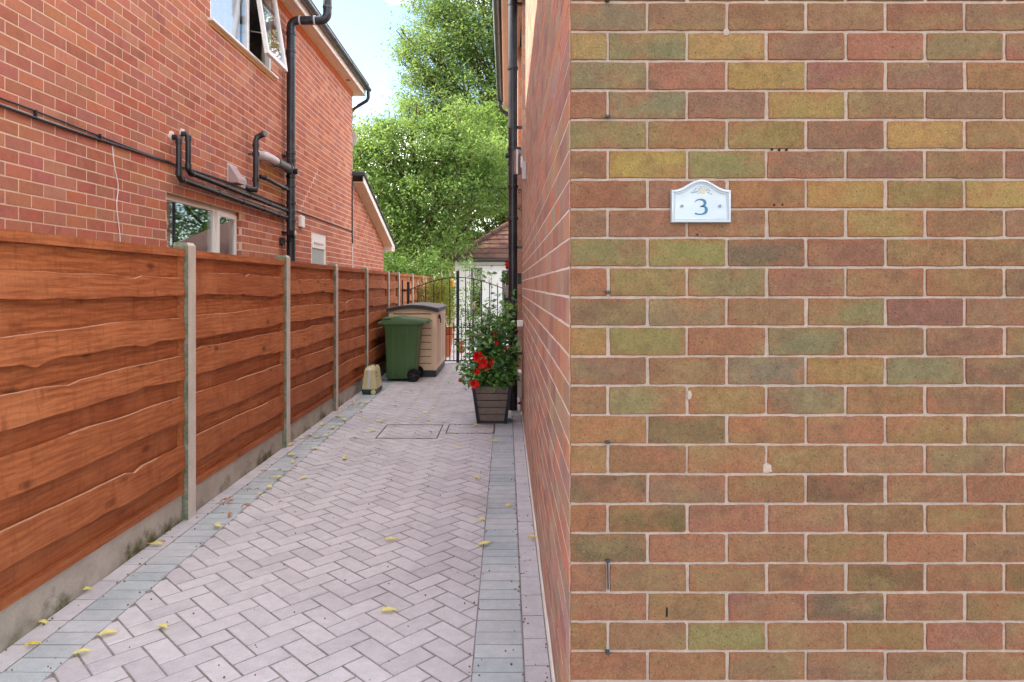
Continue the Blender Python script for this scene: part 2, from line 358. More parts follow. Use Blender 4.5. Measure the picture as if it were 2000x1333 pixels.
# ------------------------------------------------------------------ brick meshes
def outline(w, h, rr, jit, n_long=8, n_short=4):
    pts = []; hx, hz = w/2, h/2; c = rr.choice([.0012, .002, .003, .004])
    def side(a, b, n):
        for i in range(n):
            t = i/(n-1); pts.append([a[0]+(b[0]-a[0])*t+rr.uniform(-jit, jit), a[1]+(b[1]-a[1])*t+rr.uniform(-jit, jit)])
    side((-hx+c, -hz), (hx-c, -hz), n_long); side((hx, -hz+c), (hx, hz-c), n_short)
    side((hx-c, hz), (-hx+c, hz), n_long); side((-hx, hz-c), (-hx, -hz+c), n_short)
    return pts
def brick_mesh(w, h, seed, mat, depth=.03, jit=.0012, fancy=True, side=None):
    rr = random.Random(seed)
    mb = MB()
    if fancy:
        o = outline(w, h, rr, jit); n = len(o)
        def ring(k, d):
            return [(p[0]*(1-k/(w/2)), d, p[1]*(1-k/(h/2))) for p in o]
        rings = [ring(0, depth), ring(0, .003), ring(.0016, 0), ring(.024, -.0004)]
        mb.loft(rings, cap=False); mb.f.append(tuple(3*n+j for j in range(n))); mb.mi.append(0)
        me = mb.mesh('brick', mat)
        at = me.attributes.new('rim', 'FLOAT', 'POINT'); at.data.foreach_set('value', [1.]*(3*n)+[0.]*n)
    else:
        hx, hz = w/2, h/2; c = .0014
        j = [(rr.uniform(-jit, jit), rr.uniform(-jit, jit)) for _ in range(4)]
        q = [(-hx+j[0][0], -hz+j[0][1]), (hx+j[1][0], -hz+j[1][1]), (hx+j[2][0], hz+j[2][1]), (-hx+j[3][0], hz+j[3][1])]
        sg = [(1, 1), (-1, 1), (-1, -1), (1, -1)]
        mb.loft([[(a, depth, b) for a, b in q], [(a, c, b) for a, b in q], [(a+s_[0]*c, 0, b+s_[1]*c) for (a, b), s_ in zip(q, sg)]], cap=False)
        mb.f.append((8, 9, 10, 11)); mb.mi.append(0)
        me = mb.mesh('brick', mat)
    return me
_bc = {}
def brick_get(w, h, var, mat, fancy):
    k = (round(w, 3), round(h, 3), var, mat.name, fancy)
    if k not in _bc: _bc[k] = brick_mesh(w, h, hash((round(w, 3), var)) & 9999, mat, fancy=fancy)
    return _bc[k]
def put_brick(parent, s, z, w, h, d, frame, mat, col, fancy, rr):
    """frame: function (s, d, z)->world, rot"""
    o = bpy.data.objects.new('brick', brick_get(w, h, rr.randrange(6), mat, fancy)); C.objects.link(o); o.parent = parent
    p, rz = frame(s, d+rr.uniform(-.0005, .0005), z); o.location = p
    o.rotation_euler = (rr.uniform(-.003, .003), rr.uniform(-.004, .004), rz); o.color = col
    return o
def run_brick(mb, s0, s1, z0, z1, d, fr, rr):
    c = .0014; j = lambda: rr.uniform(-.001, .001)
    q = [(s0+j(), z0+j()), (s1+j(), z0+j()), (s1+j(), z1+j()), (s0+j(), z1+j())]; sg = [(1, 1), (-1, 1), (-1, -1), (1, -1)]
    d += rr.uniform(-.0005, .0005)
    v = [fr(a, d+.012, b)[0] for a, b in q]+[fr(a+s_[0]*c, d, b+s_[1]*c)[0] for (a, b), s_ in zip(q, sg)]
    mb.add(v, [(0, 1, 5, 4), (1, 2, 6, 5), (2, 3, 7, 6), (3, 0, 4, 7), (4, 5, 6, 7)])
def lay(s0, s1, z0, z1, cz, z_ref, cs, s_ref, openings=(), top=None, half0=0):
    """running bond rectangles (s0,s1,z0,z1) of bricks between the limits; openings = (s0,s1,z0,z1)"""
    out = []; k0 = math.floor((z0-z_ref)/cz); k1 = math.ceil((z1-z_ref)/cz); J = .010
    for k in range(k0, k1):
        a, b = z_ref+k*cz+J/2, z_ref+(k+1)*cz-J/2
        a, b = max(a, z0), min(b, z1)
        if b-a < .02: continue
        off = s_ref+((k+half0) % 2)*cs/2; n0 = math.floor((s0-off)/cs); n1 = math.ceil((s1-off)/cs)
        for n in range(n0, n1+1):
            p, q = off+n*cs+J/2, off+(n+1)*cs-J/2; p, q = max(p, s0), min(q, s1)
            segs = [(p, q)]
            for (os0, os1, oz0, oz1) in openings:
                if b > oz0+.03 and a < oz1-.03:
                    ns = []
                    for (x, y) in segs:
                        if y <= os0 or x >= os1: ns.append((x, y)); continue
                        if x < os0: ns.append((x, os0))
                        if y > os1: ns.append((os1, y))
                    segs = ns
            for (x, y) in segs:
                if top:
                    if top((x+y)/2) < b: continue
                if y-x > .025: out.append((x, y, a, b, k))
    return out
def core_wall(mb, s0, s1, z0, z1, openings, fr, d, reveal):
    """outer face of the wall with its openings and their reveals"""
    ss = sorted({s0, s1, *[o[0] for o in openings], *[o[1] for o in openings]}); zs = sorted({z0, z1, *[o[2] for o in openings], *[o[3] for o in openings]})
    for i in range(len(ss)-1):
        for j in range(len(zs)-1):
            cs_, cz_ = (ss[i]+ss[i+1])/2, (zs[j]+zs[j+1])/2
            if any(o[0] < cs_ < o[1] and o[2] < cz_ < o[3] for o in openings): continue
            mb.add([fr(ss[i], d, zs[j])[0], fr(ss[i+1], d, zs[j])[0], fr(ss[i+1], d, zs[j+1])[0], fr(ss[i], d, zs[j+1])[0]], [(0, 1, 2, 3)])
    for (a, b, c_, e) in openings:
        q = [(a, c_), (b, c_), (b, e), (a, e)]
        for i in range(4):
            (p0, p1), (q0, q1) = q[i], q[(i+1) % 4]
            mb.add([fr(p0, d, p1)[0], fr(q0, d, q1)[0], fr(q0, d+reveal, q1)[0], fr(p0, d+reveal, p1)[0]], [(0, 1, 2, 3)])

# ================================================================== RIGHT HOUSE (number 3)
RX = .1814; RY = 1.966; PPM = 678.0
house = thing('brick_house', 'house with olive and red brown brick end wall in the right foreground', 'house', loc=(RX, RY, 0)); 
def kids(parent_thing):
    return parent_thing
hr = house; hoff = Vector(house.location)
def P(name, mb, mat, root, smooth=False, **pr):      # part built in world coordinates under a thing with an offset
    o = part(name, mb, mat, root, smooth, **pr); o.matrix_parent_inverse = Matrix.Translation(-Vector(root.location)); return o
CZ = .0851; z_ref = EYE+(VY-4)/PPM - CZ*40         # a bed joint
fr_front = lambda s, d, z: ((s, RY+d, z), 0.)
fr_side = lambda s, d, z: ((RX+d, s, z), -PI/2)
TOPZ = 4.87; A_END = 8.0
win_side = (6.45, 7.8, z_ref+CZ*round((2.9-z_ref)/CZ), 4.7)
wall = MB()
core_wall(wall, RX+.004, 4.2, -.06, TOPZ, [], fr_front, .004, .1)
core_wall(wall, RY+.004, A_END, -.06, TOPZ, [win_side], fr_side, .0014, .12)
frB = lambda s, d, z: ((.222+d, s, z), -PI/2); frC = lambda s, d, z: ((.165+d, s, z), -PI/2); frCf = lambda s, d, z: ((s, 9.7+d, z), 0.)
wall.add([(RX+.006, A_END, -.06), (.4, A_END, -.06), (.4, A_END, TOPZ), (RX+.006, A_END, TOPZ)], [(0, 1, 2, 3)])
core_wall(wall, A_END, 9.7, -.06, TOPZ, [], frB, .006, .1)
core_wall(wall, 9.706, 12.95, -.06, TOPZ, [], frC, .006, .1)
wall.add([(.171, 9.706, -.06), (.3, 9.706, -.06), (.3, 9.706, TOPZ), (.171, 9.706, TOPZ)], [(0, 1, 2, 3)])
wall.add([(.171, 12.95, -.06), (4.2, 12.95, -.06), (4.2, 12.95, TOPZ), (.171, 12.95, TOPZ)], [(0, 1, 2, 3)])
wall.add([(4.2, RY+.006, -.06), (4.2, 12.95, -.06), (4.2, 12.95, TOPZ), (4.2, RY+.006, TOPZ)], [(0, 1, 2, 3)])
wall_o = P('wall', wall, [m_mf], house)
wall_o.data.materials.append(m_ms)
for p in wall_o.data.polygons:
    if abs(p.normal.x) > .5 and p.center.y < 14: p.material_index = 1
wall_o.data.update()
def brickroot(o):                                    # children of a wall part keep world coordinates
    def f(b): b.matrix_parent_inverse = o.matrix_parent_inverse.copy() if False else Matrix.Translation(-Vector(o.parent.location)) if False else Matrix.Identity(4); return b
    return f
# colour codes of the end wall read row by row from the top
KC = {'O': (124, 112, 88), 'Y': (164, 134, 82), 'B': (138, 106, 78), 'R': (150, 102, 82), 'P': (136, 94, 80), 'G': (132, 124, 86), 'T': (156, 112, 82), 'K': (112, 88, 70)}
rows = ['YOYYOPBP', 'OBPBPBB', 'YOYPRBPB', 'ORYPPRB', 'ROPYBPPB', 'OBBPYRB', 'PYGPPBPB', 'PRTYBYB', 'BRRBYPBB', 'OGKPBBB', 'RGGPBBPB', 'OGBGPPB', 'TGROBPBB',
        'PBOTOKB', 'RGTOBBKB', 'TKRRBBB', 'TBTBTBTB', 'KBBKBPB', 'RKRRBBRB', 'KRBBRBB', 'BBRRKRKB', 'RTPKRBB', 'BBGRBRBB', 'RRBBBRB', 'BRBRBBRB', 'RBKRBBB']
CS = .2286; J = .0072
fcount = 0; side_l = []
kbase = 40      # index of the joint at photograph row 4
rb = random.Random(3)
front_run = MB(); front_run_side = MB(); corner = []
nrows = int((TOPZ-z_ref)/CZ)+1
jz = {k: rb.uniform(-.0012, .0012) for k in range(-4, nrows+4)}
for k in range(-3, nrows+2):
    z0, z1 = z_ref+k*CZ+J/2+jz[k], z_ref+(k+1)*CZ-J/2+jz[k+1]
    if z1 < -.04 or z0 > TOPZ-.02: continue
    z0 = max(z0, -.05); z1 = min(z1, TOPZ)
    r = kbase-1-k+1                                   # row number in the list above (0 = cut by the top of the frame)
    full = (r % 2 == 1)                               # stretcher at the corner
    x = RX; i = 0
    while x < 4.15:
        w = (CS if (full or i > 0) else CS/2)-J
        inview = 0 <= r < len(rows) and img(x, RY, 1)[0] < 2004
        if inview:
            col = srgb(*[min(255, max(0, (c*.76+g_*.24)*.93+rb.randint(-5, 5))) for c, g_ in zip(KC[rows[r][min(i, len(rows[r])-1)]], (146, 118, 78))])
            e_ = .003 if i == 0 else rb.choice([0, 0, .001, .002, .003])
            o = put_brick(wall_o, x+w/2+e_/2, (z0+z1)/2, w-e_, z1-z0, 0, fr_front, m_fb, col, True, rb); fcount += 1
            o.parent = wall_o
        else:
            run_brick(front_run, x+(.003 if i == 0 else 0), x+w, z0, z1, 0, fr_front, rb)
        x += w+J; i += 1
    # the side wall row: the corner brick shows its other face
    first = (CS/2 if full else CS)-J
    y = RY; i = 0
    while y < A_END-.02:
        w = min((first if i == 0 else CS-J), A_END-y)
        segs = [(y+(.004 if i == 0 else 0), y+w)]
        if z1 > win_side[2]+.03 and z0 < win_side[3]-.03:
            ns = []
            for a, b in segs:
                if b <= win_side[0] or a >= win_side[1]: ns.append((a, b)); continue
                if a < win_side[0]: ns.append((a, win_side[0]))
                if b > win_side[1]: ns.append((win_side[1], b))
            segs = ns
        for a, b in segs:
            if b-a > .02: side_l.append((a, b, z0, z1))
        y += w+J; i += 1
def shown(s0, s1, z0, z1, X):
    if s0 < .6: return 0
    (xa, ya), (xb, yb) = img(X, s0, z1), img(X, s1, z0)
    if max(xa, xb) < 0 or min(xa, xb) > 2000: return 0
    hy = (z1-z0)*F/s0; my = (ya+yb)/2
    if my < -20 or my > 1350: return 0
    return min(abs(xa-xb), 60)*hy
side_l.sort(key=lambda t: -shown(*t, RX))
NS = 300-fcount
side_run = MB()
for n, (a, b, z0, z1) in enumerate(side_l):
    if n < NS:
        base = PALR[rb.randrange(len(PALR))]; col = tuple(c*rb.uniform(.9, 1.1) for c in base[:3])+(1,)
        put_brick(wall_o, (a+b)/2, (z0+z1)/2, b-a, z1-z0, 0, fr_side, m_sb, col, False, rb)
    else: run_brick(side_run, a, b, z0, z1, 0, fr_side, rb)
for (a, b, z0, z1, k) in lay(A_END+.01, 9.69, 0, TOPZ, CZ, z_ref, CS, A_END): run_brick(side_run, a, b, z0, z1, 0, frB, rb)
for (a, b, z0, z1, k) in lay(9.7, 12.95, 0, TOPZ, CZ, z_ref, CS, 9.7): run_brick(side_run, a, b, z0, z1, 0, frC, rb)
for (a, b, z0, z1, k) in lay(.165, .28, 0, TOPZ, CZ, z_ref, CS, .165): run_brick(side_run, a, b, z0, z1, 0, frCf, rb)
# bricks of the window jamb that faces the camera
frJ = lambda s, d, z: ((s, 7.8-.006+d, z), 0.)
for (a, b, z0, z1, k) in lay(RX+.002, RX+.116, win_side[2], win_side[3], CZ, z_ref, CS/2+.002, RX): run_brick(side_run, a, b, z0, z1, 0, frJ, rb)
for nm, mb_, mt in (('brickwork', front_run, m_fbs), ('brickwork', side_run, m_sbs)):
    o = part(nm, mb_, mt, wall_o); o['kind'] = 'stuff'
# wall_o is offset by its own parent inverse; bricks are given in world coordinates, so cancel it once
inv = Matrix.Identity(4)
# window
def window_part(root, y0, y1, z0, z1, X, sgn, mull, fr_w=.06, glassm=None, sill=None, curtain=None, room=.5, inset=.0):
    """white framed window lying in a side wall; sgn = +1 faces +X"""
    glassm = glassm or m_glass
    f = MB(); t = .06; a, b = X-sgn*inset, X-sgn*(inset+t); xa, xb = min(a, b), max(a, b)
    f.box(xa, xb, y0, y1, z0, z0+fr_w); f.box(xa, xb, y0, y1, z1-fr_w, z1)
    f.box(xa, xb, y0, y0+fr_w, z0+fr_w, z1-fr_w); f.box(xa, xb, y1-fr_w, y1, z0+fr_w, z1-fr_w)
    for m_ in mull: f.box(xa, xb, m_-fr_w*.55, m_+fr_w*.55, z0+fr_w, z1-fr_w)
    w = P('window', f, m_whitepl, root)
    return w
def glass_pane(root_w, root, y0, y1, z0, z1, X, mat=None):
    p = part('pane', MB().box(X-.004, X+.004, y0, y1, z0, z1), mat or m_glass, root_w); return p
w = window_part(house, win_side[0], win_side[1], win_side[2], win_side[3], RX+.075, -1, [7.1])
for a, b in ((6.5, 7.06), (7.14, 7.75)): glass_pane(w, house, a, b, win_side[2]+.05, win_side[3]-.05, RX+.10)
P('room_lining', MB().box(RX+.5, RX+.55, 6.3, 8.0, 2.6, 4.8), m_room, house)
# roof, fascia, soffit, gutter
sf = MB()
n = 9
for i in range(n):
    a = -.04+(.19+.04)*i/n; b = -.04+(.19+.04)*(i+1)/n; sf.box(a+.0015, b-.0015, 1.75, 13.05, 4.875, 4.89)
sf.box(-.04, .19, 1.75, 13.05, 4.89, 4.90)
P('soffit', sf, m_soffit, house)
P('fascia', MB().box(-.06, -.041, 1.75, 13.07, 4.862, 5.04).box(-.04, .3, 13.05, 13.07, 4.862, 5.04), m_fascia, house)
def gutter(root, xin, out, z, y0, y1, mat, step=2.0, unions=()):
    """half-round gutter hung on the fascia: xin = fascia face, out = direction"""
    mb = MB(); r = .056; cx = xin+out*(r+.002); rings = []
    for yy in (y0, y1):
        outer = [(cx+r*math.cos(a), yy, z-r*math.sin(a)) for a in [PI*i/12 for i in range(13)]]
        inner = [(cx+(r-.004)*math.cos(a), yy, z-(r-.004)*math.sin(a)) for a in [PI*(12-i)/12 for i in range(13)]]
        rings.append(outer+inner)
    mb.loft(rings)
    g_ = P('gutter', mb, mat, root, True)
    for u in unions:
        q = MB(); rr_ = r+.006
        q.loft([[(cx+rr_*math.cos(a), yy, z+.004-rr_*math.sin(a)) for a in [PI*i/12 for i in range(13)]]+[(cx+(r+.0015)*math.cos(a), yy, z+.004-(r+.0015)*math.sin(a)) for a in [PI*(12-i)/12 for i in range(13)]] for yy in (u, u+.05)])
        part('union', q, mat, g_, True)
    return g_
gutter(house, -.061, -1, 5.00, 1.75, 13.08, m_gutter, unions=[3.0, 5.8, 6.6, 7.8, 9.4, 11.4, 12.8])
def roof_slab(root, x0, z0, x1, z1, y0, y1, mat, t=.07, name='roof'):
    mb = MB(); dx, dz = x1-x0, z1-z0; L = math.hypot(dx, dz); nx, nz_ = -dz/L*t, dx/L*t
    if nz_ < 0: nx, nz_ = -nx, -nz_
    mb.loft([[(x0, y, z0), (x1, y, z1), (x1+nx, y, z1+nz_), (x0+nx, y, z0+nz_)] for y in (y0, y1)]); return P(name, mb, mat, root)
roof_slab(house, -.12, 5.045, 2.2, 6.45, 1.7, 13.1, m_rooft); roof_slab(house, 4.5, 5.045, 2.2, 6.45, 1.7, 13.1, m_rooft)
P('gable', MB().add([(-.0, RY+.03, 4.87), (4.2, RY+.03, 4.87), (2.2, RY+.03, 6.4)], [(0, 1, 2)]).add([(-.0, 12.93, 4.87), (4.2, 12.93, 4.87), (2.2, 12.93, 6.4)], [(0, 1, 2)]), m_sbs, house)
# soil pipe, with its collars and brackets
def elbow(c, a0, a1, rad, u, v, n=7):
    c, u, v = Vector(c), Vector(u), Vector(v); return [tuple(c+u*rad*math.cos(a)+v*rad*math.sin(a)) for a in [a0+(a1-a0)*i/n for i in range(n+1)]]
PX, PY, PR = .075, 7.86, .053
sp = P('soil_pipe', MB().tube([(PX, PY, 0.0), (PX, PY, 6.2)], PR, 20), m_black, house, True)
for z in (.55, .95, 2.25, 2.62, 2.88, 3.05, 3.98): part('collar', MB().lathe([(PR+.002, -.02), (PR+.010, -.016), (PR+.010, .016), (PR+.002, .02)], (PX, PY, z), 20), m_black, sp, True)
for z in (.70, 1.92, 3.30, 4.72): part('bracket', MB().box(PX+PR, .20, PY-.02, PY+.02, z-.015, z+.015).lathe([(PR+.002, -.018), (PR+.006, -.016), (PR+.006, .016), (PR+.002, .018)], (PX, PY, z), 20), m_black, sp, True)
part('access_cap', MB().lathe([(.03, -.085), (.034, -.08), (.034, -.05), (.028, -.045)], (PX, PY, 2.98), 14, 'x'), m_black, sp, True)
part('base_mortar', MB().lathe([(.11, 0), (.085, .03), (.056, .05)], (PX, PY, 0), 14), m_ms, sp, True)
dp = MB().tube([(-.12, 12.9, 4.97), (-.12, 12.9, 4.86), (-.08, 12.93, 4.79), (.08, 12.98, 4.70), (.12, 12.99, 4.62), (.12, 12.99, 0)], .034, 12)
P('downpipe', dp, m_gutter, house, True)
P('overflow_box', MB().bbox(.125, .182, 8.1, 8.4, .15, .45, .006), m_whitepl, house)
P('overflow_label', MB().box(.135, .17, 8.095, 8.0995, .07, .10), m_petal, house)
# small things on the side wall
t = thing('wall_light', 'brushed metal tube light beside the black soil pipe on the right wall', 'wall light', loc=(.16, 7.3, 3.0))
P('lamp_body', MB().lathe([(.038, -.13), (.038, .13), (.030, .131), (.030, .12)], (.118, 7.3, 2.80), 20).box(.15, .18, 7.27, 7.33, 2.74, 2.86), m_metal, t, True)
P('lamp_cap', MB().lathe([(.030, .131), (.041, .131), (.041, .155), (.02, .165)], (.118, 7.3, 2.80), 20), m_black, t, True)
t = thing('junction_box', 'pale grey box on the right brick wall just above the tube light', 'box', loc=(.18, 6.2, 2.6))
P('housing', MB().bbox(.143, .18, 6.15, 6.24, 2.44, 2.60, .004), m_palegrey, t); P('bracket_arm', MB().box(.16, .18, 6.24, 6.32, 2.52, 2.54), m_metal, t)
tag(part('wall_socket', MB().bbox(.115, .18, 7.35, 7.45, 1.04, 1.105, .005), m_whitepl, None), 'small white box sticking out of the right brick wall at waist height', 'socket')
tag(part('meter_box', MB().bbox(.155, .205, 9.3, 9.4, 1.50, 1.65, .004), m_black, None), 'small black box on the right wall beyond the soil pipe', 'box')
t = thing('basket_bracket', 'black scrolled iron bracket on the right wall behind the soil pipe', 'bracket', loc=(.16, 9.0, 2.4))
scr = MB().tube([(.205, 8.9, 2.75), (.205, 8.9, 2.38)], .006, 6).tube([(.205, 8.9, 2.73), (-.12, 8.9, 2.75)], .006, 6).tube([(.205, 8.9, 2.45), (.1, 8.9, 2.52), (-.11, 8.9, 2.74)], .005, 6)
for zc in (2.70, 2.50):
    scr.tube([(.172+(.028-.0019*i)*math.cos(i*.6), 8.9, zc+(.028-.0019*i)*math.sin(i*.6)) for i in range(13)], .004, 5)
P('scroll_arm', scr, m_iron, t, True)
# clips along the left edge of the end wall
clips = [(2, 'topmost clip, beside the corner'), (229, 'second clip down'), (571, 'clip a little below eye level'), (863, 'clip at knee height'), (1094, 'clip holding a cable stub'), (1272, 'lowest clip')]
for py, tx in clips:
    x = (1186-VX)/PPM; z = EYE+(VY-py)/PPM
    mb = MB().bbox(x-.006, x+.006, RY-.012, RY+.004, z-.004, z+.004, .001).tube([(x-.004, RY-.009, z), (x+.009, RY-.012, z+.001)], .0022, 6)
    if py == 1094: mb.tube([(x, RY-.006, z), (x+.001, RY-.006, z-.05), (x+.002, RY-.004, z-.083)], .0025, 6)
    tag(part('cable_clip', mb, m_gutter, None, True), f'{tx} on the right foreground wall near its corner', 'cable clip', 'old cable clips on the right foreground wall')

m_hole = simple('dark_hole', (40, 34, 30), .95, .1)
def wall_disc(px_, py_, r_, d, n, seed, sy=1.):
    rs = random.Random(seed); x, z = (px_-VX)/PPM, EYE+(VY-py_)/PPM; r_ /= PPM; k_ = [rs.uniform(.75, 1.2) for _ in range(n)]
    return MB().loft([[(x+q*k_[i]*math.cos(i*2*PI/n), RY+dd, z+sy*q*k_[i]*math.sin(i*2*PI/n)) for i in range(n)] for q, dd in ((r_, .002), (r_*.9, -d*.7), (r_*.5, -d))])
part('mortar_blob', wall_disc(1498, 915, 11, .001, 11, 3), m_mf, wall_o); part('mortar_blob', wall_disc(1418, 62, 8, .001, 9, 4), m_mf, wall_o); part('mortar_blob', wall_disc(1346, 772, 5, .001, 8, 6, 2), m_mf, wall_o)
for i, (a, b) in enumerate([(1508, 292), (1522, 293), (1536, 293), (1362, 459), (1528, 400), (1512, 401), (1302, 1196)]): part('old_screw_hole', wall_disc(a, b, 2.6, .0012, 8, i, 4.5 if a == 1302 else 1), m_hole, wall_o)
# ---- the house number plaque
sc = 1/PPM; scx = (1367-VX)/PPM; scz = EYE+(VY-436)/PPM
t = thing('house_sign', 'white ceramic plaque with arched top, flowers and blue number 3 on the brick wall', 'sign', loc=(scx, RY, scz))
W2 = 58*sc; H1 = 64*sc; H2 = 84*sc
def plq(inset, d):
    pts = [(-W2+inset, inset), (W2-inset, inset), (W2-inset, H1-inset), ]
    for i in range(1, 20):
        u = 1-2*i/20; x = u*(W2-inset); a = abs(u)
        h = H1-inset+(H2-H1)*(.5+.5*math.cos(min(1, a/.92)*PI)) if a < .92 else H1-inset
        pts.append((x, h))
    pts.append((-W2+inset, H1-inset))
    return [(scx+p[0], RY+d, scz+p[1]) for p in pts]
pb = MB(); rg = [plq(0, -.001), plq(0, -.008), plq(.0015, -.014), plq(.006, -.015), plq(.0085, -.0108), plq(.0105, -.0122), plq(.0125, -.0098), plq(.0145, -.0093)]
pb.loft(rg); P('plaque', pb, m_cer, t, True)
def stroke(pts, wd, y, ang=None):
    """flat calligraphic stroke, 1.2 mm proud"""
    mb = MB(); L = []
    n = len(pts)
    for i in range(n):
        a = Vector(pts[max(i-1, 0)]); b = Vector(pts[min(i+1, n-1)]); d = (b-a).normalized(); nn = Vector((-d.y, d.x)); w_ = wd[i]/2; p = Vector(pts[i])
        L.append(((p+nn*w_), (p-nn*w_)))
    rings = [[(l.x, y, l.y), (r_.x, y, r_.y), (r_.x, y+.0006, r_.y), (l.x, y+.0006, l.y)] for l, r_ in L]
    return mb.loft(rings)
px = lambda zx, zy: (scx+(1280+zx/10.256-1367)*sc, scz+(436-(330+zy/10.256))*sc)
def crv(ctrl, n=10):
    out = []
    for i in range(len(ctrl)-1):
        p0, p1, p2, p3 = ctrl[max(i-1, 0)], ctrl[i], ctrl[i+1], ctrl[min(i+2, len(ctrl)-1)]
        for k in range(n):
            t_ = k/n; out.append(tuple(.5*((2*p1[j])+(-p0[j]+p2[j])*t_+(2*p0[j]-5*p1[j]+4*p2[j]-p3[j])*t_*t_+(-p0[j]+3*p1[j]-3*p2[j]+p3[j])*t_**3) for j in range(len(p1))))
    out.append(tuple(ctrl[-1])); return out
top3 = crv([(765, 680, 8), (810, 640, 22), (880, 625, 30), (950, 645, 48), (975, 695, 55), (950, 740, 40), (870, 772, 10)])
bot3 = crv([(880, 770, 10), (960, 765, 34), (1000, 815, 58), (985, 880, 52), (920, 915, 30), (840, 918, 26), (785, 905, 30), (768, 908, 10)])
num = MB()
for s_ in (top3, bot3):
    m_ = stroke([px(a, b) for a, b, _ in s_], [w_*sc/10.256 for _, _, w_ in s_], RY-.0101); num.add(m_.v, m_.f)
P('number', num, m_ink, t)
fl = MB()
def disc(mb, zx, zy, r, y=-.0104, n=8, sx=1, rot=0):
    cx, cz_ = px(zx, zy); r *= sc/10.256; v = [(cx+sx*r*math.cos(a)*math.cos(rot)-r*math.sin(a)*math.sin(rot), RY+y, cz_+sx*r*math.cos(a)*math.sin(rot)+r*math.sin(a)*math.cos(rot)) for a in [2*PI*i/n for i in range(n)]]
    mb.add(v, [tuple(range(n))])
for i in range(6): disc(fl, 935+32*math.cos(i*PI/3), 455+32*math.sin(i*PI/3), 26, -.0100-.00007*i)
P('painted_flower', fl, m_inky, t)
fb = MB()
for i, (a, b, r_, sx, ro) in enumerate([(720, 490, 14, 2.6, 0), (770, 480, 16, 2.0, .2), (815, 470, 14, 2, .5), (790, 410, 10, 2, 1.0), (775, 430, 10, 1.6, 1.2), (1040, 490, 12, 2.6, -.25), (1095, 515, 10, 2.8, -.25), (1065, 450, 9, 1.8, 1.9), (885, 370, 8, 1.8, 0), (950, 365, 8, 1.8, .1), (1000, 380, 9, 1.8, -.3), (1025, 410, 8, 1.6, .5)]): disc(fb, a, b, r_, -.0100-.00007*i, sx=sx, rot=ro)
P('painted_leaves', fb, m_ink2, t)
fb = MB()
for i, (a, b) in enumerate([(860, 440), (850, 410), (870, 490), (835, 505), (1010, 440), (1045, 430), (750, 460), (905, 400)]): disc(fb, a, b, 15, -.0106-.00007*i)
P('painted_petals', fb, m_inkp, t)
for zx in (515, 1270):
    cx, cz_ = px(zx, 755)
    P('screw', MB().lathe([(.0042, -.0125), (.0042, -.0095), (.001, -.009)], (cx, RY, cz_), 10, 'y').box(cx-.0022, cx+.0022, RY-.0130, RY-.0124, cz_-.0004, cz_+.0004), m_screw, t)

# ================================================================== LEFT HOUSE
LX = -3.02; LZ = 13.4
lh = thing('brick_house', 'red brick house behind the wooden fence with black waste pipes on its side wall', 'house', loc=(LX, LZ, 0))
fr_l = lambda s, d, z: ((LX-d, s, z), PI/2)
LCZ = .0855; LREF = 2.4856-LCZ*30; sn = lambda z: LREF+LCZ*round((z-LREF)/LCZ)
ZS = 5.27
w_up = (6.96, 8.80, sn(4.20), sn(5.20)); w_lo = (6.07, 7.80, sn(1.30), sn(2.30)); w_sm = (10.57, 11.45, sn(1.35), sn(2.28))
wl = MB(); core_wall(wl, 0.0, LZ, -.06, ZS, [w_up, w_lo, w_sm], fr_l, .002, .13)
gtop = lambda s: 3.51-(s-13.44)*.26
wl.add([(LX-.006, 13.4, -.06), (LX-.006, 16.8, -.06), (LX-.006, 16.8, gtop(16.8)), (LX-.006, 13.4, gtop(13.4))], [(0, 1, 2, 3)])
wl.add([(LX-.006, 16.8, -.06), (-8, 16.8, -.06), (-8, 16.8, 2.6), (LX-.006, 16.8, 2.6)], [(0, 1, 2, 3)])
wl.add([(LX-.006, 13.4, -.06), (-9.4, 13.4, -.06), (-9.4, 13.4, ZS), (LX-.006, 13.4, ZS)], [(0, 1, 2, 3)])
wl.add([(LX-.006, 0, -.06), (-9.4, 0, -.06), (-9.4, 0, ZS), (LX-.006, 0, ZS)], [(0, 1, 2, 3)])
wl.add([(-9.4, 0, -.06), (-9.4, 13.4, -.06), (-9.4, 13.4, ZS), (-9.4, 0, ZS)], [(0, 1, 2, 3)])
lw = P('wall', wl, m_ml, lh)
ops = [w_up, w_lo, w_sm]
lb = lay(0, LZ, 0, ZS, LCZ, LREF, CS, 4.343-CS*19, ops)
def shl(t):
    a, b, z0, z1, k = t
    if a < .6: return 0
    x, y = img(LX, a, z1)
    if z1 < 1.73: return 0
    # hidden behind the fence top?
    yf = (z0-EYE)/a
    if (z1-EYE)*(2.05/3.02) < .22 and z1 < EYE+.24*1.45: return 0
    return shown(a, b, z0, z1, LX)
lb.sort(key=lambda t: -shl(t))
rl = random.Random(11); run = MB()
for n, (a, b, z0, z1, k) in enumerate(lb):
    if n < 300 and shl((a, b, z0, z1, k)) > 0:
        base = PAL[rl.randrange(len(PAL))]; pale = max(0, min(1, (8.5-a)/5))*.45
        tan_ = srgb(186, 128, 106); col = tuple((c*(1-pale)+q*pale)*rl.uniform(.9, 1.1) for c, q in zip(base[:3], tan_[:3]))+(1,)
        put_brick(lw, (a+b)/2, (z0+z1)/2, b-a, z1-z0, 0, fr_l, m_lb, col, False, rl)
    else: run_brick(run, a, b, z0, z1, 0, fr_l, rl)
for (a, b, z0, z1, k) in lay(13.42, 16.8, 0, 3.5, LCZ, LREF, CS, 13.42, top=lambda s: gtop(s)): run_brick(run, a, b, z0, z1, 0, fr_l, rl)
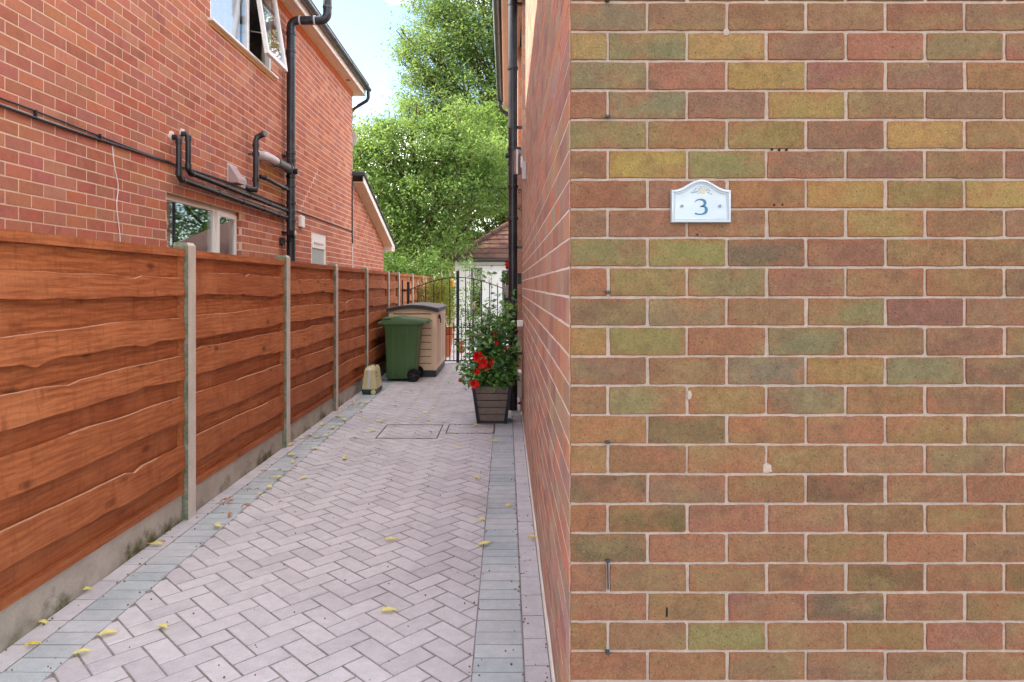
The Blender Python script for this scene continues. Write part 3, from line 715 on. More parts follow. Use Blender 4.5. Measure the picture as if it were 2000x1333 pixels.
# reveals of the lower window
frv = lambda s, d, z: ((s, 7.80-.004+d, z), 0.)
for (a, b, z0, z1, k) in lay(LX-.09, LX-.002, w_lo[2], w_lo[3], LCZ, LREF, .12, LX-.09): run_brick(run, a, b, z0, z1, 0, frv, rl)
o = part('brickwork', run, m_lbs, lw); o['kind'] = 'stuff'
P('corner_post', MB().box(LX-.03, LX+.001, 13.402, 13.415, 0, 3.55), m_lbs, lh)
cr_ = MB(); yy, kk = 10.90, round((3.37-LREF)/LCZ)
for q in range(9):
    zz = LREF+LCZ*(kk-q); cr_.box(LX-.003, LX+.0022, yy-.0075, yy+.0075, zz-LCZ, zz).box(LX-.003, LX+.0020, yy-.108, yy+.0075, zz-LCZ-.008, zz-LCZ+.008); yy -= .108
P('mortar_repair', cr_, m_patch, lh)
# lower
w = window_part(lh, w_lo[0], w_lo[1], w_lo[2], w_lo[3], LX-.07, 1, [7.22], .05)
P('casement', MB(), m_whitepl, lh) if False else None
glass_pane(w, lh, w_lo[0]+.05, 7.19, w_lo[2]+.05, w_lo[3]-.05, LX-.086)
cs = MB(); X0, X1 = LX-.085, LX-.045; a, b, c_, e = 7.255, w_lo[1]-.045, w_lo[2]+.045, w_lo[3]-.045; q = .045
cs.box(X0, X1, a, b, c_, c_+q).box(X0, X1, a, b, e-q, e).box(X0, X1, a, a+q, c_+q, e-q).box(X0, X1, b-q, b, c_+q, e-q)
cf = P('casement', cs, m_whitepl, lh); part('pane', MB().box(LX-.064, LX-.057, a+q, b-q, c_+q, e-q), m_glass, cf)
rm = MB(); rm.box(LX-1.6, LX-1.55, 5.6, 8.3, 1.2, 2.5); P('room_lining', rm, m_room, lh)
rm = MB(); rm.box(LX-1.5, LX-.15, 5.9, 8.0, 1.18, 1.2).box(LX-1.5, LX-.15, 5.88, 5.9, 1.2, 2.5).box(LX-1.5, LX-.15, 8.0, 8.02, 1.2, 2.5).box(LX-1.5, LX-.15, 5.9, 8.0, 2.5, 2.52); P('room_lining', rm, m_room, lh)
# upper
w = window_part(lh, w_up[0], w_up[1], w_up[2], w_up[3], LX+.0, 1, [8.03], .055, inset=.015)
glass_pane(w, lh, w_up[0]+.05, 8.0, w_up[2]+.05, w_up[3]-.05, LX-.03)
sl = MB(); sl.bbox(LX-.02, LX+.055, w_up[0]-.06, w_up[1]+.10, w_up[2]-.03, w_up[2]-.002, .004)
P('sill', sl, m_whitepl, lh)
P('sill_mortar', MB().box(LX-.01, LX+.012, w_up[0]-.02, w_up[1]+.04, w_up[2]-.062, w_up[2]-.031), simple('foam_seal', (206, 168, 110), .9, .1, 0, .2, 40, .5), lh)
# top hung casement, open at the foot
a, b = 8.07, w_up[1]-.005; zt = w_up[3]-.03; hgt = zt-(w_up[2]+.02); th = math.asin(.15/hgt); q = .055
def hung(y, dn, out):       # point on the tilted sash: dn down from its hinge, out = outward thickness
    return (LX+.012+dn*math.sin(th)+out*math.cos(th), y, zt-dn*math.cos(th)+out*math.sin(th))
def slab(mb, y0, y1, d0, d1, o0, o1):
    mb.add([hung(y, d, o_) for o_ in (o0, o1) for (y, d) in ((y0, d0), (y1, d0), (y1, d1), (y0, d1))], [(0, 1, 2, 3), (4, 7, 6, 5), (0, 4, 5, 1), (1, 5, 6, 2), (2, 6, 7, 3), (3, 7, 4, 0)])
cs = MB(); slab(cs, a, b, 0, q, 0, .045); slab(cs, a, b, hgt-q, hgt, 0, .045); slab(cs, a, a+q, q, hgt-q, 0, .045); slab(cs, b-q, b, q, hgt-q, 0, .045)
cf = P('casement', cs, m_whitepl, lh); pn = MB(); slab(pn, a+q, b-q, q, hgt-q, .02, .027); part('pane', pn, m_glass, cf)
part('stay', MB().tube([(LX-.01, a+.02, w_up[2]+.3), hung(a+.03, hgt-.25, .01)], .006, 6), m_metal, cf)
cu = MB(); cu.loft([[(LX-.09+.012*math.sin(i*1.3), 6.95+i*.035, z) for i in range(30)] for z in (w_up[2]-.1, w_up[3]+.1)], cap=False, closed=False)
P('curtain', cu, m_curtain, lh, True)
P('room_lining', MB().box(LX-2.6, LX-2.55, 6.0, 10.6, 3.5, 5.25).box(LX-2.55, LX-.14, 6.0, 10.6, 5.22, 5.25).box(LX-2.55, LX-.14, 10.55, 10.6, 3.5, 5.22).box(LX-2.55, LX-.14, 6.0, 10.6, 3.45, 3.5), simple('pale_room', (190, 186, 180), .9, .1), lh)
# small window
w = window_part(lh, w_sm[0], w_sm[1], w_sm[2], w_sm[3], LX+.0, 1, [], .075, inset=.012)
part('pane', MB().box(LX-.03, LX-.024, w_sm[0]+.07, w_sm[1]-.07, w_sm[2]+.07, w_sm[3]-.22), m_frost, w)
part('transom', MB().box(LX-.06, LX-.008, w_sm[0]+.075, w_sm[1]-.075, w_sm[3]-.24, w_sm[3]-.075), m_whitepl, w)
part('trickle_vent', MB().box(LX-.008, LX+.004, w_sm[0]+.17, w_sm[1]-.17, w_sm[3]-.17, w_sm[3]-.145), m_palegrey, w)
# soffit, fascia, gutter, roof
sf = MB()
for i in range(4):
    a = LX+.001+.19*i/4; b = LX+.001+.19*(i+1)/4; sf.box(a+.0015, b-.0015, -.2, 13.62, 5.272, 5.285)
sf.box(LX+.001, LX+.19, -.2, 13.62, 5.285, 5.295)
P('soffit', sf, m_soffit, lh)
P('soffit_vent', MB().lathe([(.04, -.006), (.04, .004)], (LX+.10, 12.6, 5.272), 14), m_black, lh)
P('fascia', MB().box(LX+.19, LX+.21, -.2, 13.64, 5.26, 5.44).box(-9.6, LX+.19, 13.62, 13.64, 5.26, 5.44), m_fascia, lh)
gutter(lh, LX+.211, 1, 5.40, -.2, 13.66, m_gutter, unions=[1.7, 3.7, 5.7, 7.6, 9.0, 9.9, 10.8, 12.0, 13.3])
P('eaves_course', MB().box(LX-.002, LX+.012, 0, 13.4, 5.19, 5.271), simple('orange_eaves_mastic', (198, 112, 66), .8, .2, 0, .15, 12, .3), lh)
roof_slab(lh, LX+.24, 5.445, -6.2, 7.15, -.3, 13.7, m_rooft); roof_slab(lh, -9.7, 5.445, -6.2, 7.15, -.3, 13.7, m_rooft)
P('gable', MB().add([(LX, 13.38, 5.27), (-9.4, 13.38, 5.27), (-6.2, 13.38, 7.1)], [(0, 1, 2)]).add([(LX, .02, 5.27), (-9.4, .02, 5.27), (-6.2, .02, 7.1)], [(0, 1, 2)]), m_lbs, lh)
P('downpipe', MB().tube([(-2.75, 13.6, 5.35), (-2.75, 13.6, 5.22), (-2.78, 13.6, 5.16), (-3.06, 13.62, 5.0), (-3.10, 13.62, 4.9), (-3.10, 13.62, 0)], .034, 12), m_black, lh, True)
# rear lean-to roof
zr = lambda s: 3.66-(s-13.24)*.312
ex = MB(); y0, y1 = 13.42, 17.15
ex.loft([[(LX+.20, y, zr(y)-.10), (LX+.215, y, zr(y)-.10), (LX+.215, y, zr(y)+.03), (LX+.20, y, zr(y)+.03)] for y in (y0, y1)]); ex.box(-6, LX+.215, y1, y1+.02, zr(y1)-.12, zr(y1)+.03)
P('bargeboard', ex, m_fascia, lh)
ex = MB()
for i in range(3):
    a = LX+.002+.197*i/3; b = LX+.002+.197*(i+1)/3; ex.loft([[(a+.0015, y, zr(y)-.098), (b-.0015, y, zr(y)-.098), (b-.0015, y, zr(y)-.085), (a+.0015, y, zr(y)-.085)] for y in (y0, y1)])
P('verge_soffit', ex, m_soffit, lh)
ex = MB(); nsl = 15
for i in range(nsl):
    a = y0+(y1+.1-y0)*i/nsl; b = y0+(y1+.1-y0)*(i+1)/nsl
    ex.loft([[(-6, y, zr(y)+.032+q_), (LX+.25, y, zr(y)+.032+q_), (LX+.25, y, zr(y)+.052+q_), (-6, y, zr(y)+.052+q_)] for y, q_ in ((a, .0), (b+.02, .014))])
P('slate_roof', ex, m_slate, lh)
P('ridge_flashing', MB().bbox(-6, LX+.25, 13.36, 13.52, zr(13.5)+.05, zr(13.5)+.13, .01), m_slate, lh)
P('eaves_box', MB().bbox(LX+.0, LX+.2, 16.82, 17.14, 2.33, 2.46, .005), m_fascia, lh)
# soil stack and waste pipes
SX, SY = -2.925, 9.27; SR = .058
st = [(SX, SY, 0.2), (SX, SY, 4.98)]+elbow((SX+.10, SY, 4.98), PI, PI/2, .10, (1, 0, 0), (0, 0, 1))+[(-2.53, SY, 5.08)]+elbow((-2.53, SY, 5.18), -PI/2, 0, .10, (1, 0, 0), (0, 0, 1))+[(-2.43, SY, 6.8)]
ss = P('soil_stack', MB().tube(st, SR, 20), m_black, lh, True)
for z in (2.36, 2.48, 2.60, 2.83, 2.96, 3.18, 3.28, 4.66, 4.90): part('collar', MB().lathe([(SR+.002, -.022), (SR+.009, -.018), (SR+.009, .018), (SR+.002, .022)], (SX, SY, z), 20), m_black, ss, True)
for x in (-2.80, -2.60): part('collar', MB().lathe([(SR+.001, -.012), (SR+.006, -.01), (SR+.006, .01), (SR+.001, .012)], (x, SY, 5.08), 20, 'x'), m_palegrey, ss, True)
part('collar', MB().lathe([(SR+.001, -.012), (SR+.006, -.01), (SR+.006, .01), (SR+.001, .012)], (-2.43, SY, 5.26), 20), m_grey_pl, ss, True)
for z in (2.2, 3.24, 4.62): part('bracket', MB().box(LX, SX, SY-.02, SY+.02, z-.012, z+.012).box(LX, LX+.02, SY-.09, SY+.09, z-.014, z+.014), m_black, ss)
part('access_cap', MB().lathe([(.036, 0), (.040, .01), (.040, .05), (.034, .055)], (SX+.045, SY-.01, 3.03), 16, 'x'), m_black, ss, True)
def pipe(name, path, r, mat, brk=(), cols=()):
    o = P(name, MB().tube(path, r, 14), mat, lh, True)
    for c in cols: part('collar', MB().tube([Vector(c[0])-Vector(c[1])*.02, Vector(c[0])+Vector(c[1])*.02], r*1.22, 14), mat, o, True)
    for b_ in brk: part('pipe_clip', MB().tube([Vector(b_)-Vector((0, .012, 0)), Vector(b_)+Vector((0, .012, 0))], r*1.25, 12).box(LX, b_[0], b_[1]-.008, b_[1]+.008, b_[2]-.008, b_[2]+.008), m_black, o, True)
    return o
x = -2.955
pipe('waste_pipe', [(LX-.02, 6.16, 2.82), (-2.975, 6.16, 2.82), (x, 6.16, 2.80), (x, 6.16, 2.47), (x, 6.19, 2.445), (x, 9.2, 2.395)], .025, m_black, [(x, 7.0, 2.432), (x, 7.65, 2.421), (x, 8.3, 2.41), (x, 8.85, 2.40)], [((x, 6.16, 2.78), (0, 0, 1)), ((x, 6.16, 2.50), (0, 0, 1)), ((x, 6.24, 2.444), (0, 1, 0)), ((x, 9.12, 2.396), (0, 1, 0))])
pipe('waste_pipe', [(LX-.02, 6.34, 2.89), (-2.975, 6.34, 2.89), (x, 6.34, 2.87), (x, 6.34, 2.56), (x, 6.37, 2.535), (x, 9.2, 2.49)], .025, m_black, [(x, 7.2, 2.522), (x, 7.85, 2.512), (x, 8.5, 2.501)], [((x, 6.34, 2.85), (0, 0, 1)), ((x, 6.34, 2.59), (0, 0, 1)), ((x, 6.42, 2.534), (0, 1, 0)), ((x, 9.12, 2.491), (0, 1, 0))])
for (yy, zz) in ((6.15, 2.83), (6.36, 2.90)):
    P('mortar_patch', MB().loft([[(LX+h_, yy+r_*(1+.3*math.sin(k*2.7+yy))*math.cos(k*.698), zz+r_*(1+.3*math.sin(k*1.9))*math.sin(k*.698)) for k in range(9)] for r_, h_ in ((.055, 0), (.045, .006), (.03, .010))]), m_patch, lh, True)
P('mortar_patch', MB().lathe([(.10, 0), (.08, .008), (.03, .012)], (LX, 7.86, 2.64), 9, 'x'), m_palegrey, lh, True)
xv = -2.935
pp = [(LX, 7.9, 2.62), (-2.98, 7.9, 2.60)]+[(xv, 7.98, 2.60), (xv, 8.0, 2.64), (xv, 8.0, 3.17)]+[(xv+.012, 8.01, 3.22), (xv+.05, 8.02, 3.245), (xv+.10, 8.0, 3.26)]
o = pipe('vent_pipe', pp, .034, m_black, [(xv, 8.0, 3.02)], [((xv, 8, 2.72), (0, 0, 1)), ((xv, 8, 3.12), (0, 0, 1))])
part('pipe_mouth', MB().tube([(xv+.085, 8.002, 3.257), (xv+.11, 7.997, 3.262)], .040, 14), m_grey_pl, o, True)
o = pipe('branch_pipe', [(LX-.02, 8.25, 3.055), (-2.95, 8.27, 3.055), (-2.925, 8.35, 3.055), (-2.925, 8.66, 3.055)], .056, m_palegrey)
o = pipe('branch_pipe', [(-2.925, 8.66, 3.055), (-2.925, 9.2, 3.055)], .057, m_grey_pl, (), [((-2.925, 8.68, 3.055), (0, 1, 0)), ((-2.925, 9.16, 3.055), (0, 1, 0))])
pipe('waste_pipe', [(LX-.02, 8.28, 2.80), (-2.97, 8.28, 2.80), (-2.95, 8.32, 2.798), (-2.94, 9.2, 2.77)], .027, m_black, (), [((-2.943, 9.05, 2.775), (0, 1, 0)), ((-2.95, 8.34, 2.797), (0, 1, 0))])
# hooded vent
vn = MB(); yv0, yv1, zv0, zv1 = 7.40, 7.62, 2.60, 2.79
vn.loft([[(LX-.0, y, zv0), (LX, y, zv1), (LX+.012, y, zv1), (LX+.11, y, zv0+.045), (LX+.11, y, zv0)] for y in (yv0, yv1)])
P('vent_hood', vn, simple('vent_brownish_grey', (172, 150, 150), .5, .4), lh); P('vent_backplate', MB().box(LX, LX+.006, yv0-.02, yv1+.02, zv0-.01, zv1+.02), m_palegrey, lh)
tag(part('alarm_box', MB().bbox(LX, LX+.05, 9.90, 10.07, 2.33, 2.50, .006), m_whitepl, None), 'small white box on the red brick wall right of the soil stack', 'box')
t = thing('spotlight', 'black spotlight with round grey lens low on the soil stack', 'spotlight', loc=(SX, SY-.1, 2.15))
P('lamp_head', MB().lathe([(.02, -.10), (.045, -.08), (.05, -.01), (.053, 0), (.045, .0)], (SX+.08, SY-.06, 2.18), 18, 'x').tube([(SX+.02, SY-.06, 2.18), (SX+.02, SY-.06, 2.08), (SX-.05, SY-.06, 2.08)], .012, 8), m_black, t, True)
P('lens', MB().lathe([(.044, .0005), (.03, .008), (.008, .011)], (SX+.08, SY-.06, 2.18), 18, 'x'), m_frost, t, True)
P('mount', MB().bbox(LX, LX+.05, SY-.2, SY-.1, 2.03, 2.12, .005), m_black, t)
# cables
def cable(label, path, r, mat, n=8, cat='cable'):
    return tag(part('cable', MB().tube(crv(path, 6), r, n), mat, None, True), label, cat)
ck = [(LX+.012, 0.2, 2.56), (LX+.012, 3.0, 2.563), (LX+.016, 4.3, 2.552), (LX+.012, 5.0, 2.560), (LX+.012, 5.6, 2.572), (LX+.012, 6.1, 2.578), (LX+.012, 7.2, 2.60), (LX+.012, 8.3, 2.575), (LX+.012, 9.2, 2.56), (LX+.012, 9.8, 2.553), (LX+.012, 11.3, 2.545), (LX+.012, 12.4, 2.54), (LX+.012, 13.3, 2.53)]
cable('lower thick black cable running along the left brick wall to the pipes', ck, .010, m_black)
cable('upper thin black cable beside the thick one on the left brick wall', [(LX+.01, 0.2, 2.58), (LX+.01, 3, 2.585), (LX+.01, 4.2, 2.60), (LX+.01, 4.9, 2.592), (LX+.01, 5.6, 2.585), (LX+.01, 6.12, 2.590)], .006, m_gutter)
for y in (4.36, 5.05):
    tag(part('cable_clip', MB().bbox(LX, LX+.024, y-.004, y+.004, 2.545, 2.605, .002), m_black, None), 'nearer black clip on the left wall cables' if y < 4.5 else 'farther black clip on the left wall cables', 'cable clip')
cable('thin white cable hanging down the left brick wall to the fence', [(LX+.006, 5.22, 2.55), (LX+.006, 5.25, 2.40), (LX+.006, 5.30, 2.25), (LX+.006, 5.28, 2.1), (LX+.006, 5.32, 1.9), (LX+.006, 5.34, 1.7)], .0035, m_whitepl, 6)
cable('pair of dark cables dropping at the corner of the left house', [(LX+.012, 13.34, 3.55), (LX+.014, 13.32, 3.1), (LX+.012, 13.33, 2.55), (LX+.012, 13.35, 2.3)], .012, m_black, 6)
cable('white cable below the dark ones at the corner of the left house', [(LX+.012, 13.36, 2.62), (LX+.012, 13.35, 2.2), (LX+.012, 13.37, 1.4)], .011, m_whitepl, 6)
t = thing('satellite_dish', 'pale grey satellite dish showing past the corner of the left house', 'satellite dish', loc=(-3.2, 13.8, 4.46))
P('dish', MB().lathe([(.01, .03), (.10, .02), (.17, -.005), (.20, -.03), (.197, -.034), (.10, .01), (.01, .02)], (-3.22, 13.85, 4.46), 20, 'y', False), m_palegrey, t, True)
P('dish_arm', MB().tube([(-3.22, 13.88, 4.46), (-3.3, 13.6, 4.25)], .012, 8).box(-3.35, -3.2, 13.40, 13.85, 4.44, 4.47), m_gutter, t)

# ================================================================== FENCE
fence = thing('fence', 'orange brown wooden fence of wavy overlapping boards between concrete posts', 'fence', loc=(-2.05, 4.31, 0))
posts = [.55, 2.42, 4.31, 6.24, 8.05, 9.84, 11.64, 12.76, 14.65, 16.56, 18.4]
rf = random.Random(5)
LINES = [1.56, 1.42, 1.29, 1.155, 1.063, .908, .785, .630, .492, .34]
for i, py in enumerate(posts):
    top = 1.752+rf.uniform(-.012, .008)-(.0 if i < 4 else .02); a, b = py, py+.105
    mb = MB(); x0, x1 = -2.105, -2.008
    mb.loft([[(x0, a, z) if False else (x0, a+j, z), (x1-k_, a+j, z), (x1-k_, b-j, z), (x0, b-j, z)] for z, j, k_ in ((-.05, 0, 0), (top-.02, 0, 0), (top, .012, .012))])
    o = P('post', mb, [m_post, m_postm], fence)
    for p in o.data.polygons:
        if p.normal.y < -.7: p.material_index = 1
def wavy(rr, L, amp):
    ph = [rr.uniform(0, 6.28) for _ in range(4)]; f_ = [rr.uniform(.5, 1.1), rr.uniform(1.2, 2.2), rr.uniform(3, 5), rr.uniform(7, 11)]; am = [amp*rr.uniform(.3, 1.0), amp*rr.uniform(.15, .5), amp*rr.uniform(.08, .28), amp*rr.uniform(.06, .16)]
    nt = [(rr.uniform(.1, .9)*L, rr.uniform(-.022, .02), rr.uniform(.012, .06)) for _ in range(rr.choice([0, 1, 2, 3]))]
    return lambda y: sum(a_*math.sin(f_[i]*2*PI*y/L+ph[i]) for i, a_ in enumerate(am))+sum(h_*math.exp(-((y-c_)/w_)**2) for c_, h_, w_ in nt)
for i in range(len(posts)-1):
    y0, y1 = posts[i]+.105, posts[i+1]; L = y1-y0; near = i < 5; N = 22 if i < 4 else 10
    fr_ = MB(); a, b = y0+.002, y1-.002
    fr_.box(-2.078, -2.026, a, b, 1.665, 1.712).box(-2.072, -2.034, a, a+.035, .20, 1.665).box(-2.072, -2.034, b-.035, b, .20, 1.665).box(-2.078, -2.032, a, b, .174, .215)
    pan = P('panel_frame', fr_, m_wood, fence)
    P('gravel_board', MB().bbox(-2.095, -2.045, a, b, -.05, .172, .006), m_gb, fence)
    drift = rf.uniform(-.012, .012)
    # front boards: between light line (top edge) and dark line (bottom edge)
    ln = [l+rf.uniform(-.014, .014)+drift for l in LINES]
    edges = []
    spec = []
    for k in range(5): spec.append((ln[2*k], ln[2*k+1], -2.046, -2.034, True))
    for k in range(6):
        t0 = 1.664 if k == 0 else ln[2*k-1]+.035; b0 = .214 if k == 5 else ln[2*k]-.035; spec.append((t0, b0, -2.072, -2.062+rf.uniform(0, .002), False))
    for (zt_, zb_, xb, xf, front) in spec:
        wt_, wb_ = wavy(rf, L, .008), wavy(rf, L, .013); sl_ = rf.uniform(-.012, .012)
        mb = MB(); rings = []
        for j in range(N+1):
            y = a+.036+(b-a-.072)*j/N if not front else a+.006+(b-a-.012)*j/N; u = y-y0
            ztt = zt_+(wt_(u)+sl_*(u/L-.5) if front else 0); zbb = zb_+(wb_(u)+sl_*(u/L-.5) if front else 0)
            bow = .004*math.sin(u*2+zt_*9)
            xt = xf+(.004 if front else 0)+bow*.5; xl = xf+bow*.5
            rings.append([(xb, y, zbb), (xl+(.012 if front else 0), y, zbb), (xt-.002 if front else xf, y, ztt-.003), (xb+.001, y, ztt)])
        mb.loft(rings)
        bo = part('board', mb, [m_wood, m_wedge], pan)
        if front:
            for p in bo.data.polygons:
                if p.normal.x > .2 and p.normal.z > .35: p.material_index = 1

# ================================================================== PATH
YS0, YE = 1.2, 13.0
base = MB().box(-2.05, .1814, .2, YE, -.04, -.0029); base.box(.1814, 4.5, .2, RY-.001, -.04, -.0029)
path = part('path', base, m_joint, None, kind='structure')
pl = []      # (sort key, polygon [(x,y)], material kind)
def clip(poly, f):
    out = []
    for i in range(len(poly)):
        a, b = poly[i], poly[(i+1) % len(poly)]; fa, fb_ = f(a), f(b)
        if fa >= 0: out.append(a)
        if (fa >= 0) != (fb_ >= 0):
            t_ = fa/(fa-fb_); out.append((a[0]+(b[0]-a[0])*t_, a[1]+(b[1]-a[1])*t_))
    return out
def area(p): return .5*abs(sum(p[i][0]*p[(i+1) % len(p)][1]-p[(i+1) % len(p)][0]*p[i][1] for i in range(len(p))))
XL0, XL1, XR0, XR1 = -1.935, -1.742, -.132, .069
covers = [(-1.26, -.68, 6.62, 7.25), (-.60, -.13, 6.85, 7.27)]
u_ = .1015; c45 = math.sqrt(.5)
rp_ = random.Random(9)
for i in range(-20, 150):
    for j in range(-110, 150):
        cl = (i-j) % 4
        if cl == 0: cells = (i, j, 2, 1)
        elif cl == 3: cells = (i, j, 1, 2)
        else: continue
        g_ = .0037
        ax, ay, bx, by = cells[0]*u_+g_, cells[1]*u_+g_, (cells[0]+cells[2])*u_-g_, (cells[1]+cells[3])*u_-g_
        q = [((x-y)*c45-1.0, (x+y)*c45+.3) for x, y in ((ax, ay), (bx, ay), (bx, by), (ax, by))]
        cx = sum(p[0] for p in q)/4; cy = sum(p[1] for p in q)/4
        if cx < XL1-.2 or cx > XR0+.2 or cy < YS0 or cy > YE-.02: continue
        n0 = area(q)
        q2 = clip(q, lambda p: p[0]-(XL1+.0015)); q2 = clip(q2, lambda p: (XR0-.0015)-p[0]) if q2 else q2
        if q2: q2 = clip(q2, lambda p: YE-p[1])
        if len(q2) < 3 or area(q2) < .0006: continue
        full = abs(area(q2)-n0) < 1e-7
        pl.append((cy, q2, 'p', full, (cx, cy, cl)))
y = YS0
k = 0
while y < YE-.1:
    for (a, b) in ((XL0, XL1), (XR0, XR1)):
        pl.append((y+.05, [(a+.0022, y+.004), (b-.0022, y+.004), (b-.0022, y+.0975), (a+.0022, y+.0975)], 'b', False, None))
    if k % 2 == 0:
        pl.append((y+.1, [(XR1+.003, y+.05), (XR1+.098, y+.05), (XR1+.098, y+.247), (XR1+.003, y+.247)], 'p', False, None))
        pl.append((y+.1, [(-2.043, y+.003), (XL0-.003, y+.003), (XL0-.003, y+.200), (-2.043, y+.200)], 'p', False, None))
    y += .1015; k += 1
def inset_poly(q, c):
    cx = sum(p[0] for p in q)/len(q); cy = sum(p[1] for p in q)/len(q)
    out = []
    for (x, y) in q:
        d = math.hypot(x-cx, y-cy); k_ = max(.3, 1-c*1.3/d) if d > 0 else 1; out.append((cx+(x-cx)*k_, cy+(y-cy)*k_))
    return out
def pv_add(mb, q, rr, o=(0, 0)):
    dz = rr.uniform(-.0012, .0012); tl = [dz+rr.uniform(-.0006, .0006) for _ in q]; qi = inset_poly(q, .0035)
    n = len(q)
    mb.loft([[(x-o[0], y-o[1], -.012) for x, y in q], [(x-o[0], y-o[1], -.0035+t_) for (x, y), t_ in zip(q, tl)], [(x-o[0], y-o[1], t_) for (x, y), t_ in zip(qi, tl)]], cap=False)
    mb.f.append(tuple(len(mb.v)-n+j for j in range(n))); mb.mi.append(mb.cur)
def pshow(t):
    cy = t[0]; cx = sum(p[0] for p in t[1])/len(t[1]); x, y = img(cx, cy, 0)
    if x < -20 or x > 2020 or y > 1360: return 0
    return area(t[1])*F*F*EYE/cy**3
cov_t = []
for n, (a, b, c_, e) in enumerate(covers):
    cov_t.append(thing('manhole_cover', ['larger recessed manhole cover filled with block paving in the path', 'smaller recessed cover in the paving just in front of the planter'][n], 'manhole cover', 'recessed covers in the block paving', loc=((a+b)/2, (c_+e)/2, 0)))
pl.sort(key=lambda t: -pshow(t)); cnt = 0; mruns = {'p': MB(), 'b': MB()}; share = {}
for t in pl:
    if t[1] is None: continue
    cx = sum(p[0] for p in t[1])/len(t[1]); cy = sum(p[1] for p in t[1])/len(t[1]); own = None
    for n, (a, b, c_, e) in enumerate(covers):
        if a < cx < b and c_ < cy < e: own = cov_t[n]
    if own is not None:
        mb = MB(); pv_add(mb, t[1], rp_); P('paver', mb, m_pp if t[2] == 'p' else m_bp, own); continue
    if cnt < 300 and pshow(t) > 0:
        cnt += 1
        if t[3]:
            key = (t[4][2], rp_.randrange(5))
            if key not in share: mb = MB(); pv_add(mb, [(x-t[4][0], y-t[4][1]) for x, y in t[1]], rp_); share[key] = mb.mesh('paver', m_pp)
            link('paver', share[key], path, (t[4][0], t[4][1], 0))
        else:
            mb = MB(); pv_add(mb, t[1], rp_, (cx, cy)); link('paver', mb.mesh('paver', m_pp if t[2] == 'p' else m_bp), path, (cx, cy, 0))
    else: pv_add(mruns[t[2]], t[1], rp_)
part('paver_run', mruns['p'], m_pps, path, kind='stuff'); part('paver_run', mruns['b'], m_bps, path, kind='stuff')
m_rust = simple('rusty_frame', (98, 74, 56), .7, .3, .2, .3, 30)
for tt, (a, b, c_, e) in zip(cov_t, covers):
    f_ = MB(); w_ = .012
    f_.box(a-w_, b+w_, c_-w_, c_, -.02, .003).box(a-w_, b+w_, e, e+w_, -.02, .003).box(a-w_, a, c_, e, -.02, .003).box(b, b+w_, c_, e, -.02, .003)
    P('frame', f_, m_rust, tt)
# mortar fillet at the foot of the right wall
fl_ = MB(); fl_.loft([[(.169, y, -.01), (.182, y, -.01), (.182, y, .02+.006*math.sin(y*7)), (.175, y, .008+.004*math.sin(y*5))] for y in [1.2+i*.2 for i in range(35)]])
part('mortar_fillet', fl_, m_ms, path)
# patio beyond the gate
patio = part('patio', MB().box(-2.2, 3, 13.0, 22, -.05, -.012), m_joint, None, kind='structure')
slab_me = MB().bbox(-.224, .224, -.224, .224, -.03, 0, .004).mesh('slab', m_patio)
for i in range(6):
    for j in range(12): link('slab', slab_me, patio, (-1.95+i*.455, 13.24+j*.455, rp_.uniform(-.002, .001)))

# ================================================================== BIN, BOX, CARRIER
t = thing('wheelie_bin', 'green plastic wheelie bin standing by the fence in front of the beige storage box', 'bin', loc=(-1.6, 10.7, 0))
yb0, yb1 = 10.47, 10.96
bd = MB(); ymid = (yb0+yb1)/2
def bring(z, x0, x1, hy, r=.03):
    return rrect((x0+x1)/2, ymid, (x1-x0)/2, hy, z, r, 3)
bd.loft([bring(.04, -1.83, -1.43, .20), bring(.06, -1.85, -1.41, .215), bring(.30, -1.855, -1.385, .222), bring(.82, -1.875, -1.345, .236), bring(.85, -1.895, -1.335, .25), bring(.89, -1.895, -1.335, .25)])
for xx, wd in ((-1.745, .012), (-1.535, .012)):
    bd.loft([[(xx-wd, ymid-hy-.008, z), (xx+wd, ymid-hy-.008, z), (xx+wd, ymid-hy+.03, z), (xx-wd, ymid-hy+.03, z)] for z, hy in ((.06, .215), (.30, .222), (.82, .236))])
P('body', bd, m_green, t, True)
lid = MB(); prof = [(-1.965, .885), (-1.96, .925), (-1.91, .935), (-1.895, .985), (-1.74, .99), (-1.72, 1.005), (-1.64, 1.008), (-1.56, .985), (-1.36, .968), (-1.24, .955), (-1.215, .94), (-1.22, .92), (-1.30, .895), (-1.36, .885)]
ys = [(yb0-.035, .03), (yb0-.02, .005), (yb0+.06, 0), (yb1-.06, 0), (yb1+.02, .005), (yb1+.035, .03)]
lid.loft([[(x_, y_, .885+(z_-.885)*(1-dd*12 if z_ > .93 else 1-dd*4)) for x_, z_ in prof] for y_, dd in ys])
P('lid', lid, m_green, t, True)
P('lid_grip', MB().box(-1.88, -1.77, yb0-.034, yb0+.02, .948, .972), m_black, t)
P('handle', MB().tube([(-1.27, yb0+.02, .93), (-1.20, yb0+.03, .915), (-1.20, yb1-.03, .915), (-1.27, yb1-.02, .93)], .016, 8).tube([(-1.34, yb0+.06, .86), (-1.28, yb0+.05, .90), (-1.27, yb0+.02, .93)], .014, 8), m_green, t, True)
